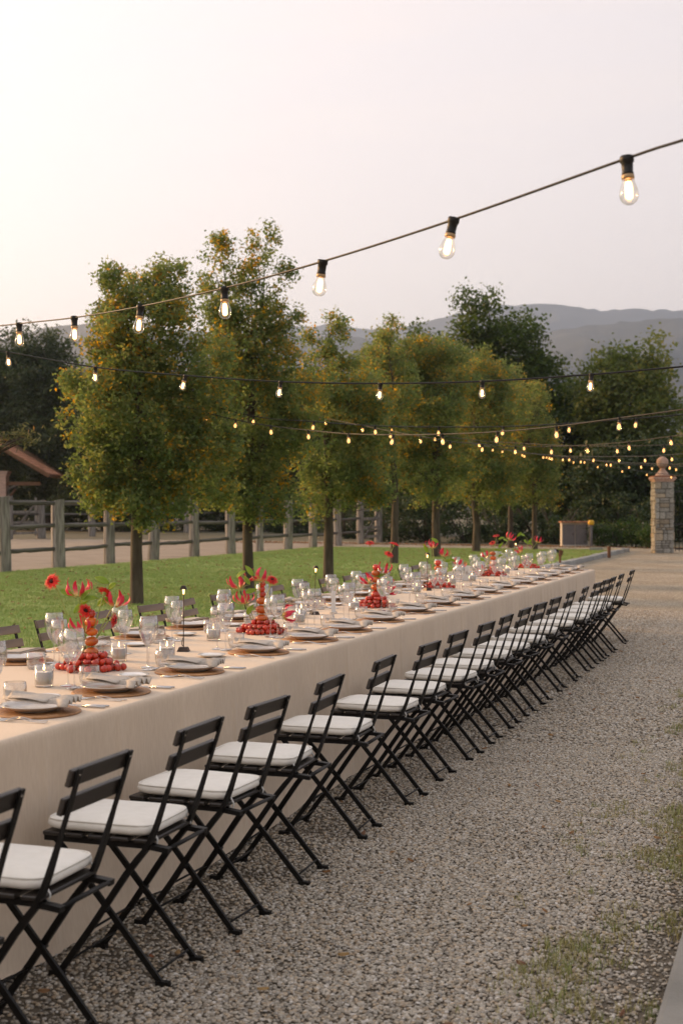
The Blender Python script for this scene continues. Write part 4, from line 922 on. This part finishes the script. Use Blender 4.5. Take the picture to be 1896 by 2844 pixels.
def truss(base, ang, r0, n, label, group):
    t = thing('tomato_truss', label, 'tomatoes', (base.x, base.y, TZ+.0005), (0, 0, ang), group); pos = []
    for k in range(n):
        f = k/n; lay = 0 if f < .5 else 1 if f < .82 else 2
        for tr in range(80):
            q = (r0-.012*lay+rnd.uniform(0, .115)*(1, .72, .42)[lay], rnd.uniform(-.062, .062)*(1, .9, .75)[lay], .0165 + lay*.025)
            if all((Vector(q)-Vector(o)).length > .0295 for o in pos): break
        pos.append(q)
        o = obj('tomato', cherry[rnd.randrange(3)], t, q, (J(.9), J(.9), J(3)))
        if rnd.random() < .5: obj('calyx', calyx_m, o, (0, 0, .0135))
    b = MB(); pts = [(r0+.0+k*.02, .012*math.sin(k*1.7), .040+.012*math.sin(k*.9)) for k in range(6)]; b.tube(pts, .0018, 5)
    for q in pos[::2]: b.tube([min(pts, key=lambda w_: (Vector(w_)-Vector(q)).length), (q[0], q[1], q[2]+.014)], .0012, 4)
    b.build('vine', M_vine, t)
def tower(base, seq, label):
    t = thing('tomato_tower', label, 'tomatoes', (base.x, base.y, TZ+.0005), (0, 0, J(3)), 'stacked tomato towers'); z = 0.0
    MB().lathe([(.001, 0), (.030, 0), (.034, .02), (.035, .024), (.033, .024), (.028, .006), (.001, .005)], 24).build('dish', M_white, t); z = .010
    top = None
    for k, (md, r) in enumerate(seq):
        r *= 1.12; z += r*.78; o = obj('tomato', md, t, (J(.003), J(.003), z), (J(.15), J(.15), J(3)), (r/md['r'],)*3); z += r*.74; top = o
    obj('calyx', calyx_m, top, (0, 0, top.data['r']*.75))
    MB().tube([(0, 0, .005), (0, 0, z-.01)], .0015, 5).build('skewer', M_vine, t)
for m, r in list(zip(big_o, (.027,)*3)) + [(big_r[0], .024), (big_r[1], .018)]: m['r'] = r
def gerbera_mesh(seed, R0=.042):
    R = random.Random(seed); b = MB()
    for ring, (n, l, lift) in enumerate(((24, R0, .006), (22, R0*.9, .012), (16, R0*.62, .016))):
        for k in range(n):
            a = 2*PI*(k+.5*ring)/n + R.uniform(-.06, .06); q = l*R.uniform(.86, 1.06); w_ = .0032; ca, sa = math.cos(a), math.sin(a); lf = lift+R.uniform(-.003, .004)
            def pt(r, o, z): return (ca*r-sa*o, sa*r+ca*o, z)
            b.add([pt(.006, -w_*.5, .003), pt(.006, w_*.5, .003), pt(q*.6, w_, lf), pt(q*.6, -w_, lf), pt(q, 0, lf*.5), pt(q*.6, 0, lf+.0015)], [(0, 1, 5), (0, 5, 3), (1, 2, 5), (3, 5, 4), (5, 2, 4)])
    return b.data('petals', M_gerb, False)
GM = [gerbera_mesh(i) for i in range(3)]
gcen = MB().lathe([(.0005, .016), (.006, .0165), (.0085, .013), (.0085, .004), (.0005, .002)], 14).data('centre', M_gcen)
gcal = MB().lathe([(.002, -.014), (.007, -.008), (.0095, .0), (.008, .004), (.0005, .004)], 12).data('calyx', M_stem)
M_lily = bpy.data.materials.new('lily_petal'); M_lily.use_nodes = True
_n = M_lily.node_tree.nodes; _L = M_lily.node_tree.links; _t = _n.new('ShaderNodeTexCoord'); _s = _n.new('ShaderNodeSeparateXYZ'); _L.new(_t.outputs['Object'], _s.inputs[0])
_r = _n.new('ShaderNodeValToRGB'); _m = _n.new('ShaderNodeMath'); _m.operation = 'MULTIPLY'; _m.inputs[1].default_value = 16; _L.new(_s.outputs[2], _m.inputs[0]); _L.new(_m.outputs[0], _r.inputs[0])
_r.color_ramp.elements[0].color = (.60, .50, .12, 1); _r.color_ramp.elements[0].position = .05; _r.color_ramp.elements[1].color = (.72, .03, .075, 1); _r.color_ramp.elements[1].position = .35
_L.new(_r.outputs[0], _n['Principled BSDF'].inputs['Base Color']); _n['Principled BSDF'].inputs['Roughness'].default_value = .5
def lily_petal(seed):
    R = random.Random(seed); c1 = R.uniform(.8, 1.2)
    def f(u, v):
        r = .006+.052*math.sin(u*1.5*c1); z = .002+.058*u**1.3; w_ = .0088*math.sin(PI*(.06+.92*u))**.8; o = (v-.5)*2*w_
        r -= .018*u**3*c1
        return (r, o, z+.0028*math.sin(u*15+seed)*(2*v-1))
    return MB().slab(f, 12, 4, .0006).data('petal', M_lily)
LPm = [lily_petal(i) for i in range(4)]
stam = MB()
for k in range(6):
    a = 2*PI*(k+.5)/6; ca, sa = math.cos(a), math.sin(a); stam.tube([(0, 0, 0), (ca*.022, sa*.022, -.002), (ca*.040, sa*.040, .006)], .0007, 4); stam.tube([(ca*.040-sa*.005, sa*.040+ca*.005, .006), (ca*.040+sa*.005, sa*.040-ca*.005, .006)], .0011, 4)
stam_m = stam.data('stamen', M_stem)
def fl(u, v):
    w_ = .019*math.sin(PI*min(1, u*1.02))**.7*(1-.45*u); return (.078*u, (v-.5)*2*w_, .012*math.sin(u*2.6)+.004*abs(2*v-1))
fleaf_m = MB().slab(fl, 10, 4, .0006).data('leaf', M_fleaf)
def stem_curve(a, h, bow): 
    m = a.lerp(h, .5)+Vector(bow); return [a*(1-t)**2 + m*2*t*(1-t) + h*t*t for t in np.linspace(0, 1, 9)]
def flower(kind, base, head, face, label, group, leaves=()):
    root = Vector((base.x+J(.012), base.y+J(.012), TZ+.012)); t = thing('gerbera' if kind == 'g' else 'lily' if kind == 'l' else 'leafy_sprig', label, 'flower' if kind != 's' else 'foliage', root, (0, 0, 0), group)
    hd = head-root; d = Vector(face).normalized()
    MB().tube(stem_curve(Vector((0, 0, 0)), hd - d*.012 if kind != 's' else hd, (J(.02)-d.x*.01, J(.02)-d.y*.01, .03)), [.0027]*8+[.0022], 6).build('stem', M_stem, t)
    q = d.to_track_quat('Z', 'Y').to_euler()
    if kind == 'g':
        h = obj('petals', GM[rnd.randrange(3)], t, hd, q, (rnd.uniform(1.0, 1.12),)*3); obj('centre', gcen, h); obj('calyx', gcal, h)
    elif kind == 'l':
        h = obj('stamens', stam_m, t, hd - d*.03, q, (1.3,)*3)
        k0 = J(1)
        for k in range(6): obj('petal', LPm[rnd.randrange(4)], h, (0, 0, 0), (J(.15), J(.15), k0+2*PI*k/6+J(.15)), (1, 1, rnd.uniform(.85, 1.1)))
    for lp in leaves:
        lv = lp-root; a_ = rnd.uniform(-.9, 1.2); tdir = Vector((math.cos(a_)*cT*rnd.choice((-1, 1)), math.cos(a_)*sT+J(.4), math.sin(a_))).normalized()
        nz_ = Vector((J(.6)+.2, -1+J(.3), .5+J(.4))); nz_ = (nz_-tdir*nz_.dot(tdir)).normalized(); qq = Matrix((tdir, nz_.cross(tdir), nz_)).transposed().to_euler(); o = obj('leaf', fleaf_m, t, lv-tdir*.05, qq, (rnd.uniform(.85, 1.25),)*3)
        # petiole from the stem to the leaf
        pts = stem_curve(Vector((0, 0, 0)), hd, (0, 0, .03)); near = min(pts, key=lambda w_: (w_-(lv-tdir*.05)).length)
        MB().tube([near, near.lerp(lv-tdir*.05, .5)+Vector((0, 0, .006)), lv-tdir*.05], .0011, 5).build('petiole', M_stem, t)
O3, O2, R3, R2 = (big_o[0], .027), (big_o[1], .024), (big_r[0], .024), (big_r[1], .018)
CP = [
 (255, 1860, [('g', 147, 1616, (-.35, -.9, .35)), ('l', 218, 1640, (0, -.2, 1)), ('l', 321, 1668, (.15, -.1, 1)), ('g', 236, 1698, (.4, -.5, .3)), ('g', 291, 1648, (.3, .4, .6)), ('g', 312, 1722, (.9, -.1, -.1)), ('l', 228, 1742, (-.3, -.3, 1))],
  [(196, 1651), (230, 1685), (257, 1666), (289, 1673), (282, 1612), (311, 1632), (244, 1655)], [(big_r[0], .028), (big_o[2], .029), (big_o[0], .028), (big_o[1], .025), (big_o[2], .028), R2], 4),
 (728, 1758, [('l', 660, 1622, (-.4, 0, 1)), ('l', 677, 1664, (-.1, -.2, 1)), ('l', 724, 1602, (.3, .2, 1)), ('l', 797, 1706, (1, .2, .25)), ('g', 707, 1610, (-.2, -.2, .9)), ('g', 755, 1613, (.25, -.5, .6))],
  [(685, 1608), (699, 1690), (690, 1584), (703, 1640), (668, 1600)], [(big_r[0], .028), (big_o[0], .033), (big_o[1], .032), (big_o[2], .029), R2, R2, R2], 4),
 (1043, 1686, [('g', 1027, 1511, (0, -.3, .9)), ('g', 1078, 1541, (.3, -.4, .7)), ('g', 1094, 1514, (.3, 0, .9)), ('l', 1069, 1582, (.1, -.2, 1)), ('l', 1083, 1632, (.8, -.2, .3)), ('l', 1019, 1612, (-.5, -.3, .6))],
  [(1062, 1600), (1075, 1612), (1056, 1640)], [(big_r[0], .034), (big_r[0], .033), (big_o[0], .033), (big_o[1], .031), (big_o[2], .029), (big_r[1], .022)], 4),
 (1216, 1634, [('l', 1200, 1514, (-.1, 0, 1)), ('l', 1233, 1538, (.2, 0, 1)), ('l', 1274, 1566, (.4, 0, 1))],
  [(1249, 1556), (1180, 1522), (1205, 1500), (1260, 1558)], [(big_r[0], .030), (big_r[0], .029), (big_o[0], .030), (big_o[1], .031), (big_r[0], .028)], 3),
 (1368, 1600, [('g', 1377, 1490, (-.2, -.2, .9)), ('g', 1367, 1509, (-.3, -.4, .6)), ('l', 1415, 1492, (.5, 0, .9)), ('l', 1348, 1540, (-.4, 0, .9)), ('l', 1333, 1584, (-.5, -.4, .5))],
  [(1395, 1495), (1387, 1544), (1337, 1556), (1391, 1512), (1400, 1500), (1384, 1530)], [(big_r[0], .033), (big_r[0], .031), (big_o[0], .032), (big_o[1], .030), (big_o[2], .028)], 3),
 (1462, 1578, [('l', 1494, 1501, (.3, 0, 1)), ('l', 1441, 1530, (-.4, -.2, .8)), ('s', 1465, 1500, (0, 0, 1))],
  [(1461, 1507), (1471, 1502), (1448, 1486), (1474, 1512), (1440, 1484)], [(big_o[0], .031), (big_o[1], .030), (big_r[0], .024)], 3),
]
for i, (px_, py_, fls, lvs, seq, ntr) in enumerate(CP):
    n = len(CP)-i; Zc = F*(EYE-TZ)/(py_-HY); base = G(px_, py_, TZ); S = '%s tomato tower from the gate end' % ORD[n]
    tower(base, seq, '%s tower of stacked orange and red tomatoes from the gate end' % ORD[n])
    for k in range(ntr):
        truss(base, (PI/2+k*PI/2 if ntr == 4 else [PI/2, PI, 0][k]) + J(.25), .035, 24 if i < 3 else 18, 'vine of cherry tomatoes, %s side of the ' % ['gate', 'lawn', 'barn', 'gravel'][k if ntr == 4 else [0, 1, 3][k]] + S, 'cherry tomato vines round tomato tower %s' % ORD[n])
    lv = [P(x, yv, Zc+J(.05)) for x, yv in lvs]; per = {}
    cand = [j for j, q in enumerate(fls) if q[0] != 'g'] or [0]
    for q in lv:
        j = min(cand, key=lambda j_: (P(fls[j_][1], fls[j_][2], Zc)-q).length); per.setdefault(j, []).append(q)
    cg = cl_ = 0
    for j, (kd, x, yv, face) in enumerate(fls):
        fc = Vector(face); fcw = Vector((fc.x*cT - fc.y*sT, fc.x*sT + fc.y*cT, fc.z))
        rk = sorted(q[2] for q in fls if q[0] == kd).index(yv)
        tall = ['tallest', 'second tallest', 'third tallest', 'fourth tallest', 'fifth tallest'][rk]
        lab = tall + {'g': ' red gerbera at the ', 'l': ' pink flame lily at the ', 's': ' green leafy sprig at the '}[kd] + S
        flower(kd, base + Vector((J(.02)-.03, J(.02), 0)), P(x, yv, Zc+J(.03)), fcw, lab, 'flowers of the table centrepieces', per.get(j, ()))

# ------------------------------------------------------------------ string lights
sock = MB().lathe([(.0005, .006), (.019, .006), (.020, .0), (.020, -.010), (.0165, -.014), (.0155, -.040), (.017, -.042), (.0165, -.047), (.0005, -.047)], 14).data('socket', M_cable)
capm = MB().lathe([(.0160, -.047), (.0180, -.049), (.0180, -.058), (.0155, -.060)], 14).data('collar', M_brass)
bulbm = MB().lathe([(.0155, -.055), (.0165, -.064), (.0200, -.075), (.0248, -.089), (.0268, -.101), (.0255, -.113), (.0205, -.123), (.012, -.1295), (.0005, -.131)], 20).data('bulb', M_bulbglass)
film = MB().lathe([(.0005, -.064), (.0080, -.067), (.0105, -.078), (.0115, -.098), (.0105, -.112), (.0060, -.116), (.0005, -.117)], 12).data('filament', M_fil)
filf = MB().lathe([(.0005, -.060), (.0120, -.070), (.0165, -.090), (.0155, -.108), (.0080, -.118), (.0005, -.120)], 10).data('filament', M_filfar)
def string(label, pts, bulbs, near, r, twist=0.):
    # pts: (px, py, Z) survey of the cable; bulbs: indices along px
    Wp = [P(*q) for q in pts]; d_ = Wp[-1]-Wp[-2]; d_.z = 0; d_.normalize(); Wp += [Wp[-1] + d_*k_s*.5 + Vector((0, 0, .02*k_s)) for k_s in range(1, 10)]
    t = thing('string_light', label, 'string light', Wp[0], (0, 0, 0), 'festoon lights strung over the table'); o0 = Wp[0]
    # smooth curve by Catmull-Rom
    cur = []
    for i in range(len(Wp)-1):
        p0, p1, p2, p3 = Wp[max(i-1, 0)], Wp[i], Wp[i+1], Wp[min(i+2, len(Wp)-1)]
        for k in range(10):
            u = k/10; cur.append(.5*((2*p1)+(p2-p0)*u+(2*p0-5*p1+4*p2-p3)*u*u+(3*p1-p0-3*p2+p3)*u**3))
    cur.append(Wp[-1])
    MB().tube([q-o0 for q in cur], r, 6, flat=r*.7 if near else None, side=(0, 0, 1) if near else None).build('cable', M_cable, t)
    for x, yv, Z in bulbs:
        q = P(x, yv, Z)-o0
        rot = (J(.2), J(.16)+.06, J(.6))
        s = obj('socket', sock, t, q, rot); obj('collar', capm, s); b_ = obj('bulb', bulbm, t, q, rot); obj('filament', film if near else filf, b_)
def zl(a, b, xa, xb): return lambda x: 1/((1/a)+(1/b-1/a)*(x-xa)/(xb-xa))
def mk(label, pts, za, zb_, near, r, ext=None):
    # depth runs evenly in 1/Z between the outer bulbs
    xa, xb = pts[0][0], pts[-1][0]; f = zl(za, zb_, xa, xb); B = [(x, y, f(x)) for x, y in pts]; cab = list(B)
    if ext:
        for e in ext[0]: cab.insert(0, (e[0], e[1], max(2.2, f(e[0]))))
        for e in ext[1]: cab.append((e[0], e[1], max(2.2, f(e[0]))))
    string(label, cab, B, near, r)
k_ = F/3400
mk('string of large glowing bulbs on a flat cable, hung lowest over the near table', [(54, 899), (207, 882), (391, 851), (623, 800), (896, 726), (1259, 610), (1739, 440)], 7.1*k_, 3.42*k_, True, .0055, ([(-300, 938)], [(1896, 389), (2300, 265)]))
mk('string of glowing bulbs crossing in front of all the oak crowns', [(24, 978), (266, 1020), (516, 1043), (780, 1060), (1056, 1065), (1339, 1059), (1641, 1040)], 11.2*k_, 9.0*k_, True, .0105, ([(-300, 925)], [(1896, 1018), (2300, 985)]))
mk('string of glowing bulbs running out of the stoutest oak, lower one', [(573, 1146), (655, 1166), (752, 1183), (856, 1195), (968, 1205), (1092, 1208), (1227, 1206), (1381, 1199), (1544, 1184), (1719, 1161)], 19.2*k_, 12.3*k_, False, .0085, ([(478, 1115)], [(1896, 1137), (2200, 1090)]))
mk('string of glowing bulbs running out of the stoutest oak, upper one', [(484, 1098), (705, 1156), (872, 1171), (1041, 1183), (1218, 1186), (1397, 1185), (1581, 1176), (1767, 1162)], 20.0*k_, 16*k_, False, .0085, ([(440, 1085)], [(1896, 1151), (2200, 1120)]))
mk('string of small bulbs starting at the second oak of the lawn row', [(905, 1163), (1008, 1182), (1087, 1198), (1168, 1212), (1249, 1226), (1340, 1234), (1431, 1240), (1530, 1240), (1631, 1236), (1745, 1227), (1861, 1212)], 25*k_, 17*k_, False, .007, ([(840, 1150)], [(1896, 1207), (2200, 1160)]))
mk('string of small bulbs starting at the third oak of the lawn row', [(943, 1163), (1087, 1183), (1207, 1208), (1329, 1224), (1454, 1232), (1582, 1238), (1713, 1239), (1844, 1236)], 28*k_, 20*k_, False, .0075, ([(880, 1150)], [(1896, 1234), (2200, 1210)]))
mk('string of small bulbs starting at the fifth oak of the lawn row', [(1368, 1242), (1455, 1258), (1532, 1265), (1581, 1267), (1648, 1268), (1718, 1268), (1790, 1267), (1864, 1263)], 36*k_, 24*k_, False, .008, ([(1300, 1225)], [(1896, 1260), (2200, 1235)]))
mk('string of small bulbs starting at the sixth oak of the lawn row', [(1287, 1228), (1395, 1247), (1449, 1256), (1508, 1262), (1526, 1264), (1563, 1268), (1613, 1274), (1695, 1282), (1778, 1287), (1859, 1289)], 41*k_, 28*k_, False, .009, ([(1240, 1215)], [(1896, 1289), (2200, 1280)]))
mk('string of tiny far bulbs passing left of the gate pillar ball', [(1516, 1264), (1593, 1277), (1623, 1277), (1682, 1283), (1746, 1290), (1809, 1293), (1876, 1295)], 43*k_, 33*k_, False, .009, ([(1440, 1250)], [(1896, 1295), (2200, 1300)]))
mk('string of tiny far bulbs hung lowest towards the gate pillar', [(1660, 1290), (1728, 1302), (1795, 1311), (1863, 1318)], 42*k_, 38*k_, False, .009, ([(1560, 1270)], [(1896, 1321), (2200, 1335)]))

# ------------------------------------------------------------------ evening haze
hz = bpy.data.materials.new('haze'); hz.use_nodes = True; n = hz.node_tree.nodes; n.clear()
pv = n.new('ShaderNodeVolumePrincipled'); pv.inputs['Density'].default_value = 1.7e-4; pv.inputs['Color'].default_value = (.66, .79, 1.0, 1); pv.inputs['Anisotropy'].default_value = .6
ho = n.new('ShaderNodeOutputMaterial'); hz.node_tree.links.new(pv.outputs[0], ho.inputs['Volume'])
stuff(obj('haze', MB().box((0, 4200, 390), (15000, 10000, 800)).data('haze', hz, False)))
